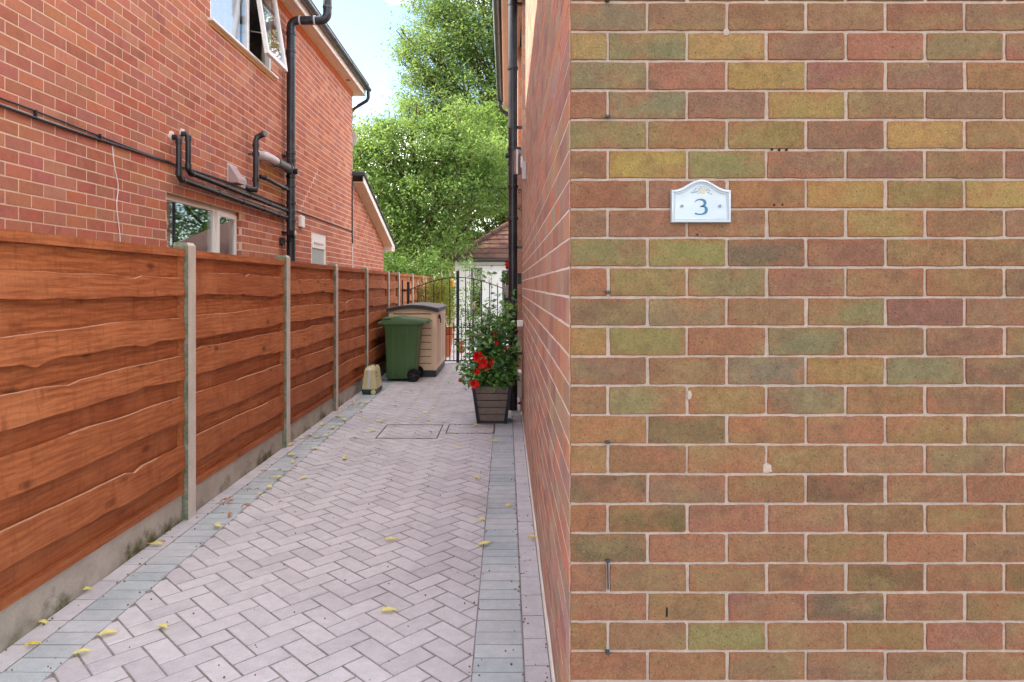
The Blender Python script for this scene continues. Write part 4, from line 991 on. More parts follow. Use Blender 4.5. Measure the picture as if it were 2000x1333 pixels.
for yy in (yb0-.005, yb1-.05):
    wprof = [(.02, 0), (.06, .004), (.068, .0), (.085, -.004), (.1, .006), (.1, .044), (.085, .054), (.03, .05)]
    w = P('wheel', MB().lathe(wprof, (-1.425, yy, .1), 24, 'y'), m_rubber, t, True)
    sp_ = MB()
    for k in range(5):
        an = k*2*PI/5; sp_.tube([(-1.425+.02*math.cos(an), yy-.003, .1+.02*math.sin(an)), (-1.425+.066*math.cos(an), yy-.003, .1+.066*math.sin(an))], .007, 6)
    sp_.lathe([(.022, -.008), (.022, .0)], (-1.425, yy, .1), 12, 'y'); part('hub', sp_, m_darkpl, w)
P('axle', MB().tube([(-1.425, yb0, .1), (-1.425, yb1, .1)], .01, 8), m_metal, t)
# storage box
t = thing('storage_box', 'beige plank sided garden storage box with a domed dark lid behind the bin', 'storage box', loc=(-1.5, 11.8, 0))
x0, x1, y0, y1 = -1.90, -1.125, 11.02, 12.60
P('base', MB().bbox(x0+.01, x1-.01, y0+.01, y1-.01, 0, .11, .006), m_darkpl, t)
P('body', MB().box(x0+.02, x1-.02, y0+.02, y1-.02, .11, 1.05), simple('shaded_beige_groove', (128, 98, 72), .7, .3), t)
for k in range(8):
    P('plank', MB().bbox(x0+.07, x1-.09, y0+.006, y0+.022, .112+k*.114, .112+(k+1)*.114-.013, .002), m_beige, t)
for (a, b) in ((x0, x0+.07), (x1-.09, x1)): P('corner_post', MB().bbox(a, b, y0, y0+.024, .11, 1.055, .004), m_beige, t)
for k in range(2):
    a = y0+.03+k*.78; P('door', MB().bbox(x1-.022, x1, a, a+.765, .12, 1.04, .005), m_beige, t)
    for q in range(7): P('door_groove', MB().box(x1-.001, x1+.0012, a+.10+q*.09, a+.106+q*.09, .2, .98), m_darkpl, t)
P('latch', MB().bbox(x1, x1+.03, y0+.28, y0+.36, .93, 1.0, .005).tube([(x1+.03, y0+.32, .96), (x1+.035, y0+.32, .86)], .01, 6), m_darkpl, t)
P('gable_panel', MB().loft([[(x0+.02+(x1-x0-.04)*i/10, y_, 1.056+.056*math.sin(PI*(.02+.96*i/10))) for i in range(11)]+[(x1-.02, y_, 1.03), (x0+.02, y_, 1.03)] for y_ in (y0+.012, y0+.02)]), m_beige, t)
P('front_rail', MB().bbox(x0+.07, x1-.09, y0+.004, y0+.022, 1.028, 1.056, .003), m_beige, t)
lm = MB(); n = 10
def larc(ox, z): return [(x0-.03+(x1-x0+.06)*i/n, z+.055*math.sin(PI*i/n)) for i in range(n+1)]
top_ = larc(0, 1.105); bot_ = larc(0, 1.055)
lm.loft([[(x_, y_, z_) for x_, z_ in top_]+[(x_, y_, z_) for x_, z_ in reversed(bot_)] for y_ in (y0-.04, y1+.03)])
P('lid', lm, m_darkpl, t)
lt = MB(); lt.loft([[(x_*1, y_, z_+.002) for x_, z_ in top_[0:]]+[(x_, y_, z_+.012) for x_, z_ in reversed(top_[0:])] for y_ in (y0-.02, y1+.01)])
P('lid_panel', lt, m_lidgrey, t)
# carrier
t = thing('garden_cart', 'small cream plastic upright carrier with dark green base and wire handle by the fence', 'carrier', loc=(-1.86, 9.4, 0))
def cr(z, x0_, x1_, y0_, y1_): return [(x0_, y0_, z), (x1_, y0_, z), (x1_+.01, y1_, z), (x0_+.005, y1_, z)]
P('base', MB().loft([cr(.0, -1.935, -1.775, 9.25, 9.62), cr(.035, -1.955, -1.762, 9.235, 9.64), cr(.075, -1.955, -1.762, 9.235, 9.64)]), m_dkgreen, t)
P('body', MB().loft([cr(.075, -1.953, -1.764, 9.238, 9.637), cr(.09, -1.953, -1.764, 9.238, 9.637), cr(.33, -1.925, -1.79, 9.27, 9.60), cr(.355, -1.915, -1.80, 9.30, 9.585), cr(.372, -1.905, -1.81, 9.33, 9.57)]), m_cream, t)
P('centre_strip', MB().loft([[(-1.885, 9.236, .09), (-1.850, 9.236, .09), (-1.850, 9.25, .09), (-1.885, 9.25, .09)], [(-1.873, 9.267, .33), (-1.845, 9.267, .33), (-1.845, 9.28, .33), (-1.873, 9.28, .33)], [(-1.873, 9.298, .357), (-1.845, 9.298, .357), (-1.845, 9.32, .357), (-1.873, 9.32, .357)]]), m_white_p, t)
P('wheel', MB().lathe([(.01, -.006), (.032, -.004), (.035, 0), (.035, .02)], (-1.80, 9.232, .036), 14, 'y'), m_cream, t, True)
P('handle', MB().tube([(-1.91, 9.42, .36), (-1.885, 9.42, .42), (-1.86, 9.42, .445), (-1.835, 9.42, .42), (-1.80, 9.42, .365)], .006, 6).tube([(-1.86, 9.34, .365), (-1.86, 9.40, .44), (-1.86, 9.5, .42), (-1.83, 9.56, .37)], .005, 6), m_darkpl, t, True)
for q in range(4):
    for s_ in range(2): P('side_slot', MB().bbox(-1.782+q*.0-.002, -1.768-q*.004, 9.33+s_*.14, 9.40+s_*.14, .13+q*.05, .145+q*.05, .001), m_dkgreen, t)

# ================================================================== LEAF GEOMETRY
def leaves_mesh(name, centers, size, mat, seed, droop=.35, spread=1., width=.42, fold=.12):
    rs = np.random.RandomState(seed); n = len(centers); c_ = np.asarray(centers)
    d = rs.normal(size=(n, 3)); d[:, 2] = d[:, 2]*.5-droop; d /= np.linalg.norm(d, axis=1)[:, None]
    up = rs.normal(size=(n, 3))*.55+np.array([0, 0, 1.]); s_ = np.cross(d, up); s_ /= np.linalg.norm(s_, axis=1)[:, None]
    nn = np.cross(s_, d); L = size*rs.uniform(.65, 1.3, size=(n, 1))
    a = c_-d*L*.5; b = c_+s_*L*width*.5-d*L*.05+nn*L*fold; e = c_+d*L*.5; f_ = c_-s_*L*width*.5-d*L*.05+nn*L*fold
    v = np.stack([a, b, e, f_], 1).reshape(-1, 3).astype(np.float32)
    me = bpy.data.meshes.new(name); me.vertices.add(4*n); me.vertices.foreach_set('co', v.ravel())
    me.loops.add(4*n); me.loops.foreach_set('vertex_index', np.arange(4*n, dtype=np.int32))
    me.polygons.add(n); me.polygons.foreach_set('loop_start', np.arange(0, 4*n, 4, dtype=np.int32)); me.polygons.foreach_set('loop_total', np.full(n, 4, dtype=np.int32))
    me.materials.append(mat); me.update(); me.validate(); return me
def clumps(blobs, nclump, per, sig, seed, bias=.38, flat=.6):
    rs = np.random.RandomState(seed); out = []; cl = []
    w = np.array([b[3]*b[4]*b[5] for b in blobs])**.67; w = w/w.sum()
    for b, wi in zip(blobs, w):
        k = max(1, int(nclump*wi)); d = rs.normal(size=(k, 3)); d /= np.linalg.norm(d, axis=1)[:, None]
        r = rs.uniform(0.05, 1, size=(k, 1))**bias*rs.uniform(.8, 1.12, size=(k, 1)); p = d*r*np.array(b[3:6])+np.array(b[:3]); cl.append(p)
    cl = np.concatenate(cl); off = rs.normal(size=(len(cl), per, 3))*sig*np.array([1, 1, flat])*rs.uniform(.5, 1.5, size=(len(cl), 1, 1))
    pts = (cl[:, None, :]+off).reshape(-1, 3); return pts, cl
def tree(name, label, base_, trunk_top, r0, blobs, nclump, per, sig, leaf, mleaf, seed, cat='tree', group=None, nsub=5, droop=.35):
    rr = random.Random(seed); root = thing(name, label, cat, group, loc=base_)
    tr = MB(); b = Vector(base_); tp = Vector(trunk_top)
    mid = b.lerp(tp, .5)+Vector((rr.uniform(-.15, .15), rr.uniform(-.15, .15), 0))
    tr.tube(crv([tuple(b), tuple(mid), tuple(tp)], 4), [r0*(1-.045*i) for i in range(9)], 10)
    pts, cl = clumps(blobs, nclump, per, sig, seed)
    for bl in blobs:
        c_ = Vector(bl[:3]); start = b.lerp(tp, rr.uniform(.55, 1.)); m2 = start.lerp(c_, .5)+Vector((rr.uniform(-.3, .3), rr.uniform(-.3, .3), rr.uniform(-.1, .3)))
        pth = crv([tuple(start), tuple(m2), tuple(c_)], 5); rad = r0*.5
        tr.tube(pth, [rad*(1-.07*i) for i in range(len(pth))], 7)
        for q in range(nsub):
            dv = Vector((rr.gauss(0, 1), rr.gauss(0, 1), rr.gauss(.2, .8))).normalized(); e = c_+Vector((dv.x*bl[3], dv.y*bl[4], dv.z*bl[5]))*.9; s_ = Vector(pth[rr.randint(3, len(pth)-1)])
            m3 = s_.lerp(e, .5)+Vector((rr.uniform(-.2, .2), rr.uniform(-.2, .2), rr.uniform(-.1, .2)))*min(1, bl[3])
            p3 = crv([tuple(s_), tuple(m3), tuple(e)], 4); tr.tube(p3, [rad*.42*(1-.09*i) for i in range(len(p3))], 5)
    P('trunk', tr, m_bark, root, True)
    me = leaves_mesh('crown', pts-np.array(base_), leaf, mleaf, seed, droop); o = link('crown', me, root)
    return root
# tall tree upper right, its crown leaving the top of the frame
tree('tall_tree', 'tallest tree, its grey green crown rising out of the top of the frame', (0.6, 31, 0), (0.4, 31, 9), .35,
     [(-.8, 31, 12.6, 2.6, 2.4, 1.9), (-2.9, 30.5, 11.3, 1.9, 1.8, 1.2), (-3.1, 31, 14.4, 1.7, 1.8, 1.3), (.8, 31, 15.2, 3.0, 2.5, 1.8), (-1.2, 30, 9.6, 2.2, 1.8, 1.3), (1.6, 30.5, 10.5, 2.6, 2.4, 2.2), (-4.1, 31, 12.6, 1.2, 1.2, .7), (-.8, 31, 16.6, 2.6, 2.4, 1.6), (-2.2, 31, 12.9, 2.0, 1.8, 1.4), (-1.2, 32, 8.2, 2.8, 1.8, 1.6), (-3.0, 32, 9.2, 1.8, 1.6, 1.3), (-3.8, 31, 10.7, 1.1, 1.1, .8), (-3.9, 31, 9.4, 1.2, 1.1, .8), (-4.5, 31, 11.9, .6, .6, .35), (.6, 32, 8.6, 2.4, 1.8, 1.8)], 3300, 24, .30, .16, m_leafB, 21, nsub=7)
tree('broadleaf_tree', 'bright green tree filling the middle beyond the fence with feathery drooping leaves', (-2.5, 21, 0), (-2.5, 21, 2.6), .17,
     [(-2.9, 21, 5.7, 2.0, 1.7, 1.0), (-1.1, 21, 5.5, 1.7, 1.5, .95), (-4.3, 21, 4.6, 1.3, 1.4, 1.2), (-2.1, 20.5, 4.1, 1.9, 1.5, 1.1), (-3.5, 20.6, 3.2, 1.3, 1.2, .9), (-.4, 21.4, 4.6, 1.2, 1.2, 1.0), (-2.3, 20.5, 2.7, 1.3, 1.2, .7), (-3.6, 21, 6.3, .8, .8, .4), (-1.9, 21.2, 6.5, .7, .8, .35), (-4.6, 21, 5.6, .6, .8, .4), (-3.0, 21, 7.0, .35, .4, .25), (-4.1, 21, 6.1, .4, .4, .3), (-5.0, 21, 4.9, .5, .5, .35), (-1.3, 21, 6.9, .35, .4, .25)], 1500, 26, .20, .125, m_leafA, 33, nsub=6, droop=.6)
tree('background_tree', 'sunlit yellow green tree right of the middle one, above the tiled roof', (0.2, 27, 0), (0.2, 27, 3.5), .25,
     [(-1.4, 27, 5.2, 1.6, 1.5, 1.6), (.4, 26.5, 6.2, 1.6, 1.6, 1.7), (-.8, 27, 7.8, 1.5, 1.4, 1.2), (.6, 27, 4.0, 1.8, 1.5, 1.3), (-2.2, 27, 3.2, 1.3, 1.2, 1.2)], 1100, 22, .19, .15, m_leafC, 45)
tree('background_tree', 'darker tree behind the left house corner, only its left crown showing', (-8.0, 33, 0), (-8.0, 33, 5), .3,
     [(-7.4, 33, 7.8, 2.0, 1.8, 1.6), (-6.6, 32, 5.4, 2.2, 1.8, 1.8), (-9.0, 33, 8.8, 2.0, 1.8, 1.4), (-5.6, 32, 3.4, 2.2, 1.5, 1.8)], 900, 20, .25, .18, m_leafC, 57)
tree('background_tree', 'broad tree far behind the bright green one, closing the view', (-3.2, 37, 0), (-3.2, 37, 5), .35,
     [(-5.2, 37, 7.0, 2.6, 2.0, 2.2), (-2.6, 37, 7.8, 2.6, 2.0, 2.2), (0.2, 37, 7.4, 2.8, 2.0, 2.4), (-3.4, 36, 3.4, 3.4, 2.0, 2.4), (0.4, 36, 3.0, 3.0, 2, 2.2)], 1500, 20, .3, .22, m_leafC, 69)
tree('background_tree', 'tree right of the white building, seen only as a reflection in the left house windows', (4.5, 28, 0), (4.5, 28, 3.5), .25,
     [(3.6, 28, 5.0, 1.8, 1.6, 1.6), (5.6, 28, 6.0, 1.9, 1.6, 1.6), (4.6, 28, 3.4, 2.4, 1.6, 1.3), (7.5, 29, 4.8, 1.8, 1.5, 1.8)], 520, 20, .26, .2, m_leafC, 83)
def bush(name, label, cat, base_, blobs, nclump, per, sig, leaf, mat, seed, droop=.0, stems=6, width=.42):
    root = thing(name, label, cat, loc=base_); rr = random.Random(seed); st_ = MB()
    for k in range(stems):
        bl = blobs[k % len(blobs)]; e = (bl[0]+rr.uniform(-.5, .5)*bl[3], bl[1]+rr.uniform(-.5, .5)*bl[4], bl[2]+rr.uniform(0, .6)*bl[5]); b = Vector(base_)+Vector((rr.uniform(-.05, .05), rr.uniform(-.05, .05), 0))
        m2 = b.lerp(Vector(e), .5)+Vector((rr.uniform(-.05, .05), 0, .05)); p_ = crv([tuple(b), tuple(m2), e], 4); st_.tube(p_, [.012*(1-.08*i) for i in range(len(p_))], 5)
    P('stems', st_, m_bark, root, True)
    pts, cl = clumps(blobs, nclump, per, sig, seed, .5); link('foliage', leaves_mesh('foliage', pts-np.array(base_), leaf, mat, seed, droop, width=width), root); return root
bush('shrub', 'loose green shrub spilling over the far end of the fence', 'shrub', (-2.9, 18.6, 0), [(-3.0, 18.8, 1.7, .7, .6, .6), (-2.4, 18.6, 1.5, .5, .5, .5), (-3.5, 18.9, 2.1, .5, .5, .5)], 180, 16, .13, .10, m_leafS, 3)
bush('shrub', 'dark leafy bush under the bright tree beyond the gate', 'shrub', (-1.75, 18.5, 0), [(-1.9, 18.6, 1.5, .6, .6, .7), (-1.7, 18.2, .8, .55, .5, .7), (-2.3, 18.8, 2.1, .6, .5, .45)], 200, 16, .12, .09, m_leafS, 4)
bush('climbing_shrub', 'tall thin grey green shrub in front of the white garden building', 'shrub', (-.9, 17.5, 0), [(-1.0, 17.5, 1.95, .16, .2, .4), (-.85, 17.5, 1.3, .25, .2, .5), (-.95, 17.4, .6, .35, .3, .5), (-.62, 17.5, 1.75, .16, .2, .16)], 80, 14, .09, .075, m_leafS, 6)
bush('golden_conifer', 'yellow green conifer bush behind the left gate leaf', 'shrub', (-1.5, 15.2, .5), [(-1.42, 15.2, .95, .30, .25, .40), (-1.55, 15.3, 1.35, .35, .25, .35)], 220, 18, .06, .05, m_leafY, 8, stems=5)
bush('golden_conifer', 'second yellow conifer, against the fence beyond the gate', 'shrub', (-1.9, 15.8, .2), [(-1.9, 15.8, 1.2, .3, .3, .5)], 120, 16, .07, .05, m_leafY, 9, stems=4)
bush('low_plant', 'low green plant at the foot of the white garden building', 'plant', (-.4, 18.6, 0), [(-.3, 18.6, .45, .7, .4, .4), (.2, 18.7, .6, .4, .3, .4)], 120, 14, .12, .08, m_leafS, 10)
tag(link('hedge', leaves_mesh('hedge', clumps([(-5.5, 24, 1.2, 2.2, .8, 1.6), (-3.2, 24.5, 1.3, 1.5, .8, 1.7), (3, 26, 1.2, 3, .8, 1.6)], 900, 18, .2, 77)[0], .14, m_leafC, 77)), 'mass of green hedge behind the garden trees', 'hedge'); bpy.data.objects['hedge']['kind'] = 'stuff'

# ================================================================== PLANTER WITH RED FLOWERS
t = thing('planter', 'square tapered planter with grey brown planks and black metal corners', 'planter', loc=(-.156, 7.5, 0))
cxp, cyp = -.155, 7.48; hb, htp, Hh = .160, .216, .415
def pr(z): return hb+(htp-hb)*z/Hh
for k in range(5):
    z0, z1 = .03+k*.076, .03+(k+1)*.076-.008; a, b = pr(z0)-.012, pr(z1)-.012
    for sgn, ax in ((-1, 'y'), (1, 'y'), (-1, 'x'), (1, 'x')):
        m_ = MB(); rings = []
        for z, h_ in ((z0, a), (z1, b)):
            if ax == 'y': q = [(cxp-h_, cyp+sgn*h_, z), (cxp+h_, cyp+sgn*h_, z), (cxp+h_, cyp+sgn*(h_-.012), z), (cxp-h_, cyp+sgn*(h_-.012), z)]
            else: q = [(cxp+sgn*h_, cyp-h_+.013, z), (cxp+sgn*h_, cyp+h_-.013, z), (cxp+sgn*(h_-.012), cyp+h_-.013, z), (cxp+sgn*(h_-.012), cyp-h_+.013, z)]
            rings.append(q)
        m_.loft(rings); P('plank', m_, m_plank, t)
cm = MB()
for sx in (-1, 1):
    for sy in (-1, 1):
        rings = []
        for z in (0, Hh):
            h_ = pr(z); w_ = .035
            rings.append([(cxp+sx*h_, cyp+sy*h_, z), (cxp+sx*(h_-w_), cyp+sy*h_, z), (cxp+sx*(h_-w_), cyp+sy*(h_-.01), z), (cxp+sx*(h_-.01), cyp+sy*(h_-.01), z), (cxp+sx*(h_-.01), cyp+sy*(h_-w_), z), (cxp+sx*h_, cyp+sy*(h_-w_), z)])
        m_ = MB(); m_.loft(rings); P('corner_leg', m_, m_navy, t)
rim = MB()
for z0, z1, e in ((.0, .028, -.0005), (Hh-.008, Hh, .001)):
    h0 = pr(z0)+e
    rim.box(cxp-h0+.001, cxp+h0-.001, cyp-h0, cyp-h0+.012, z0+.001, z1).box(cxp-h0+.001, cxp+h0-.001, cyp+h0-.012, cyp+h0, z0+.001, z1).box(cxp-h0, cxp-h0+.012, cyp-h0+.012, cyp+h0-.012, z0+.001, z1).box(cxp+h0-.012, cxp+h0, cyp-h0+.012, cyp+h0-.012, z0+.001, z1)
P('rim', rim, m_navy, t); P('soil', MB().box(cxp-.17, cxp+.17, cyp-.17, cyp+.17, .3, .385), m_soil, t)
pt = thing('flowering_plant', 'bushy glossy leaved plant with red flowers growing in the planter', 'plant', loc=(cxp, cyp, .385))
rr = random.Random(14); stm = MB(); lp = []
tips = [(-.16, 7.42, 1.62), (-.02, 7.5, 1.18), (-.30, 7.4, 1.12), (-.42, 7.45, .88), (.05, 7.42, 1.0), (-.2, 7.55, 1.25), (-.1, 7.3, 1.05), (-.34, 7.5, .72), (.08, 7.4, .78), (-.25, 7.3, .92), (-.05, 7.28, .8), (-.45, 7.4, .62), (-.38, 7.25, .52), (.1, 7.35, .6), (-.15, 7.22, .62), (-.28, 7.25, .58), (.02, 7.6, 1.3), (-.12, 7.6, 1.1), (0.0, 7.22, .52), (-.24, 7.48, 1.05), (-.36, 7.42, 1.0), (-.03, 7.36, 1.12)]
for i, tp_ in enumerate(tips):
    b = (cxp+rr.uniform(-.08, .08), cyp+rr.uniform(-.08, .08), .38); m2 = tuple((b[j]*.45+tp_[j]*.55)+(rr.uniform(-.03, .03)) for j in range(3))
    pth = crv([b, m2, tp_], 8); stm.tube(pth, [.006*(1-.045*k) for k in range(len(pth))], 5)
    for k in range(3, len(pth)):
        dens = 2 if i == 0 else 9
        for q in range(dens):
            sp_ = .035 if i == 0 else .065; lp.append((pth[k][0]+rr.gauss(0, sp_), pth[k][1]+rr.gauss(0, sp_), pth[k][2]+rr.gauss(0, sp_*.8)))
for q in range(1100): lp.append((cxp+rr.gauss(0, .125), cyp-.04+rr.gauss(0, .10), .42+abs(rr.gauss(0, .24))))
lp = [p for p in lp if p[0] < .135 and not (abs(p[0]-PX) < .06 and abs(p[1]-PY) < .07) and p[2] > .36]
P('stems', stm, m_twig, pt, True)
link('foliage', leaves_mesh('foliage', np.array(lp)-np.array((cxp, cyp, .385)), .068, m_leafG, 5, .1, width=.52), pt)
fls = [(-.30, 7.22, .73, .055), (-.26, 7.2, .70, .045), (-.235, 7.2, .665, .05), (-.31, 7.2, .575, .035), (-.18, 7.24, .62, .032), (-.33, 7.15, .455, .05), (-.49, 7.3, .47, .025), (-.10, 7.2, .88, .022), (-.12, 7.25, .96, .018), (-.20, 7.22, .60, .03), (-.0, 7.2, .82, .016), (-.27, 7.2, .63, .03), (-.15, 7.2, .68, .03)]
def flower_mesh(r, seed):
    rs = random.Random(seed); mb = MB()
    for ly in range(2):
        for k in range(6):
            a = k*PI/3+ly*.5+rs.uniform(-.2, .2); el = rs.uniform(-.2, .7); L = r*(1-.3*ly); d = Vector((math.cos(a)*math.cos(el), -math.sin(el)*.8-.2, math.sin(a)*math.cos(el))); s_ = Vector((-math.sin(a), 0, math.cos(a)))*L*.55
            mb.add([(0, 0, 0), tuple(d*L*.55+s_), tuple(d*L*1.05+s_*.5+Vector((0, -.1*r, 0))), tuple(d*L*1.05-s_*.5), tuple(d*L*.55-s_)], [(0, 1, 2, 3, 4)])
    return mb.mesh('flower', m_petal)
for i, (x_, y_, z_, r_) in enumerate(fls): o = link('flower', flower_mesh(r_, i), pt, (x_-cxp, y_-cyp, z_-.385))

# ================================================================== HANGING POT
t = thing('hanging_pot', 'pale pot with red geraniums hanging behind the black soil pipe', 'hanging pot', loc=(.06, 10, 1.3))
P('pot', MB().lathe([(.04, -.0), (.06, .02), (.075, .10), (.092, .13), (.10, .15), (.10, .175), (.085, .175), (.08, .15)], (.045, 10, 1.31), 20).tube([(.045, 10, 1.31), (.045, 10, 1.22)], .02, 8), m_stonepot, t, True)
P('pole', MB().tube([(.045, 10, 0), (.045, 10, 1.24)], .010, 8), m_iron, t)
pts, _ = clumps([(.03, 9.98, 1.56, .09, .09, .08)], 26, 8, .03, 5); link('foliage', leaves_mesh('foliage', pts-np.array((.06, 10, 1.3)), .05, m_leafG, 8, .1, width=.7), t)
stm = MB()
for i, (x_, y_, z_, r_) in enumerate([(.015, 9.93, 1.82, .035), (.02, 9.93, 1.745, .035), (.045, 9.95, 1.80, .03), (-.005, 9.93, 1.785, .02)]):
    o = link('flower', flower_mesh(r_, i+40), t, (x_-.06, y_-10, z_-1.3)); stm.tube([(.03, 9.98, 1.55), (x_, y_+.01, z_)], .003, 5)
P('stems', stm, m_twig, t)

# ================================================================== GATE
gate = thing('metal_gate', 'black wrought iron double gate with arched top and pale spear finials', 'gate', loc=(-.92, 13, 0))
GY = 13.05
P('post', MB().box(-1.9, -1.85, GY-.025, GY+.025, 0, 1.55), m_iron, gate); P('post', MB().box(.10, .15, GY-.025, GY+.025, 0, 1.4), m_iron, gate)
P('meeting_post', MB().box(-.955, -.90, GY-.028, GY+.028, 0.01, 1.76), m_iron, gate)
P('hinge', MB().box(-2.0, -1.9, GY-.012, GY+.012, 1.37, 1.40).box(-2.0, -1.975, GY-.015, GY+.015, 0, 1.58), m_iron, gate)
arch = lambda x: 1.37+.265*max(0, math.cos(min(1., abs(x+.93)/1.02)*PI/2))**1.1
al = MB(); al.tube([(x_, GY, arch(x_)) for x_ in [-2.0+i*(.9+2.0-.8)/40 for i in range(41)]], .009, 6); P('top_rail', al, m_iron, gate, True)
P('mid_rail', MB().box(-1.85, .1, GY-.008, GY+.008, .665, .68), m_iron, gate); P('bottom_rail', MB().box(-1.85, .1, GY-.012, GY+.012, .03, .05), m_iron, gate)
xs = [-.78+i*.153 for i in range(6)]+[-1.08-i*.153 for i in range(5)]
fin = MB().lathe([(.003, 0), (.014, .015), (.018, .035), (.010, .07), (.002, .115)], (0, 0, 0), 8).mesh('finial', m_finial, True)
fins = MB().lathe([(.003, 0), (.011, .01), (.014, .025), (.008, .055), (.002, .09)], (0, 0, 0), 8).mesh('finial', m_finial, True)
for x_ in xs:
    b = P('bar', MB().tube([(x_, GY, .04), (x_, GY, arch(x_)+.01)], .009, 8), m_iron, gate, True); link('finial', fin, b, (x_, GY, arch(x_)+.01))
for x_ in [-.855+i*.153 for i in range(7)]+[-1.005-i*.153 for i in range(6)]:
    b = P('short_bar', MB().tube([(x_, GY, .04), (x_, GY, .76)], .008, 8), m_iron, gate, True); link('finial', fins, b, (x_, GY, .755))
for x_ in (-.627, -1.233):
    mb = MB()
    for k in range(5): mb.tube([(x_+.028*math.sin(PI*i/8)*math.cos(i*.7+k*1.257), GY-.01+.028*math.sin(PI*i/8)*math.sin(i*.7+k*1.257), 1.02+i*.018) for i in range(9)], .005, 5)
    P('basket_twist', mb, m_finial, gate, True)
P('latch', MB().box(-.99, -.87, GY-.05, GY-.03, .44, .47).tube([(-.93, GY-.05, .85), (-.86, GY-.06, .83)], .008, 6), m_iron, gate)

# ================================================================== GARDEN BUILDING
gb = thing('garden_building', 'white rendered outbuilding with brown tiled hip roof beyond the gate', 'outbuilding', loc=(-1.6, 21, 0))
BX0, BX1, BY = -1.6, 5.0, 21.2
gw = MB(); win = [(-1.1, -.75, .52, 2.03), (-.13, .75, .0, 1.95)]
frg = lambda s, d, z: ((s, BY+d, z), 0.)
core_wall(gw, BX0, BX1, -.05, 2.28, win, frg, 0, .12)
gw.add([(BX0, BY, -.05), (BX0, BY+5, -.05), (BX0, BY+5, 2.28), (BX0, BY, 2.28)], [(0, 1, 2, 3)]).add([(BX1, BY, -.05), (BX1, BY+5, -.05), (BX1, BY+5, 2.28), (BX1, BY, 2.28)], [(0, 1, 2, 3)])
P('wall', gw, m_render, gb)
for (a, b, c_, e) in win:
    f_ = MB(); q = .06; f_.box(a, b, BY+.02, BY+.08, e-q, e).box(a, b, BY+.02, BY+.08, c_, c_+q).box(a, a+q, BY+.02, BY+.08, c_+q, e-q).box(b-q, b, BY+.02, BY+.08, c_+q, e-q).box(a+q, b-q, BY+.03, BY+.07, 1.22, 1.26)
    w = P('window', f_, m_frame_g, gb); part('pane', MB().box(a+q, b-q, BY+.045, BY+.052, c_+q, e-q), m_glass, w)
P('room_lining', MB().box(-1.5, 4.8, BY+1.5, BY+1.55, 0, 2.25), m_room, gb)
tp_ = math.tan(math.radians(34.6)); EX0, EY0, EZ = -1.68, 21.0, 2.30
rfm = MB(); Hr = 2.6; rfm.add([(EX0, EY0, EZ), (5.1, EY0, EZ), (5.1-Hr, EY0+Hr, EZ+Hr*tp_), (EX0+Hr, EY0+Hr, EZ+Hr*tp_)], [(0, 1, 2, 3)]).add([(EX0, EY0, EZ), (EX0+Hr, EY0+Hr, EZ+Hr*tp_), (EX0, EY0+2*Hr, EZ)], [(0, 1, 2)]).add([(5.1, EY0, EZ), (5.1-Hr, EY0+Hr, EZ+Hr*tp_), (5.1, EY0+2*Hr, EZ)], [(0, 1, 2)]).add([(EX0, EY0+2*Hr, EZ), (EX0+Hr, EY0+Hr, EZ+Hr*tp_), (5.1-Hr, EY0+Hr, EZ+Hr*tp_), (5.1, EY0+2*Hr, EZ)], [(0, 1, 2, 3)])
M = Mat('plain_tile', .9, .2); c = M.mix(M.orand(), srgb(118, 84, 74), srgb(100, 72, 66)); c = M.mix(M.step(M.noise(5, 4, .6), .5, .7, 0, .5), c, srgb(120, 104, 84)); c = M.vary(c, M.noise(60, 3, .7), .8, 1.2); M.color(c); m_tile = M.m
ro = P('roof', rfm, m_rooft, gb); g_ = .28; dd = g_*math.cos(math.radians(34.6)); dh = g_*math.sin(math.radians(34.6)); rt = random.Random(4)
for k in range(11):
    yy, zz = EY0+k*dd, EZ+k*dh; xl = EX0+k*dd+.03; xr = min(1.4, 5.1-k*dd); x_ = xl-(k % 2)*.16
    while x_ < xr:
        a, b = max(x_, xl), min(x_+.325, xr)
        if b-a > .05:
            mb = MB(); lift = .03+rt.uniform(-.004, .004); cut = dd if a == xl else 0
            mb.add([(a, yy-.02, zz+lift-.014), (b, yy-.02, zz+lift-.014), (b, yy-.02, zz+lift+.012), (a, yy-.02, zz+lift+.012), (a+cut, yy+dd, zz+dh+.006), (b+.0, yy+dd, zz+dh+.006), (b, yy+dd, zz+dh+.022), (a+cut, yy+dd, zz+dh+.022)], [(0, 1, 2, 3), (4, 7, 6, 5), (0, 4, 5, 1), (3, 2, 6, 7), (0, 3, 7, 4), (1, 5, 6, 2)])
            part('tile', mb, m_tile, ro)
        x_ += .33
for k in range(9):
    a = k*.3; b = a+.3; mb = MB(); mb.tube([(EX0+a-.02, EY0+a-.02, EZ+a*tp_+.04), (EX0+b, EY0+b, EZ+b*tp_+.03)], [.085, .07], 8); part('hip_tile', mb, m_tile, ro, True)
P('gutter', MB().bbox(EX0-.04, 5.1, EY0-.08, EY0-.01, EZ-.06, EZ+.0, .01), m_gutter, gb); P('fascia', MB().box(EX0+.02, 5.0, EY0-.008, BY-.002, EZ-.09, EZ-.005), m_darkpl, gb)
sl_ = tag(part('string_lights', MB().tube([(-1.5, BY-.03, 2.13), (-1.0, BY-.03, 2.11), (-.5, BY-.03, 2.10), (0, BY-.03, 2.11), (.6, BY-.03, 2.12)], .006, 5), m_gutter, None), 'dark wire with small bulbs strung under the eaves of the white building', 'string lights')
part('bulb', (lambda mb: ([mb.lathe([(.004, -.035), (.013, -.025), (.012, -.008), (.004, 0)], (-1.4+i*.22, BY-.03, 2.115), 8) for i in range(9)], mb)[1])(MB()), m_frost, sl_, True)

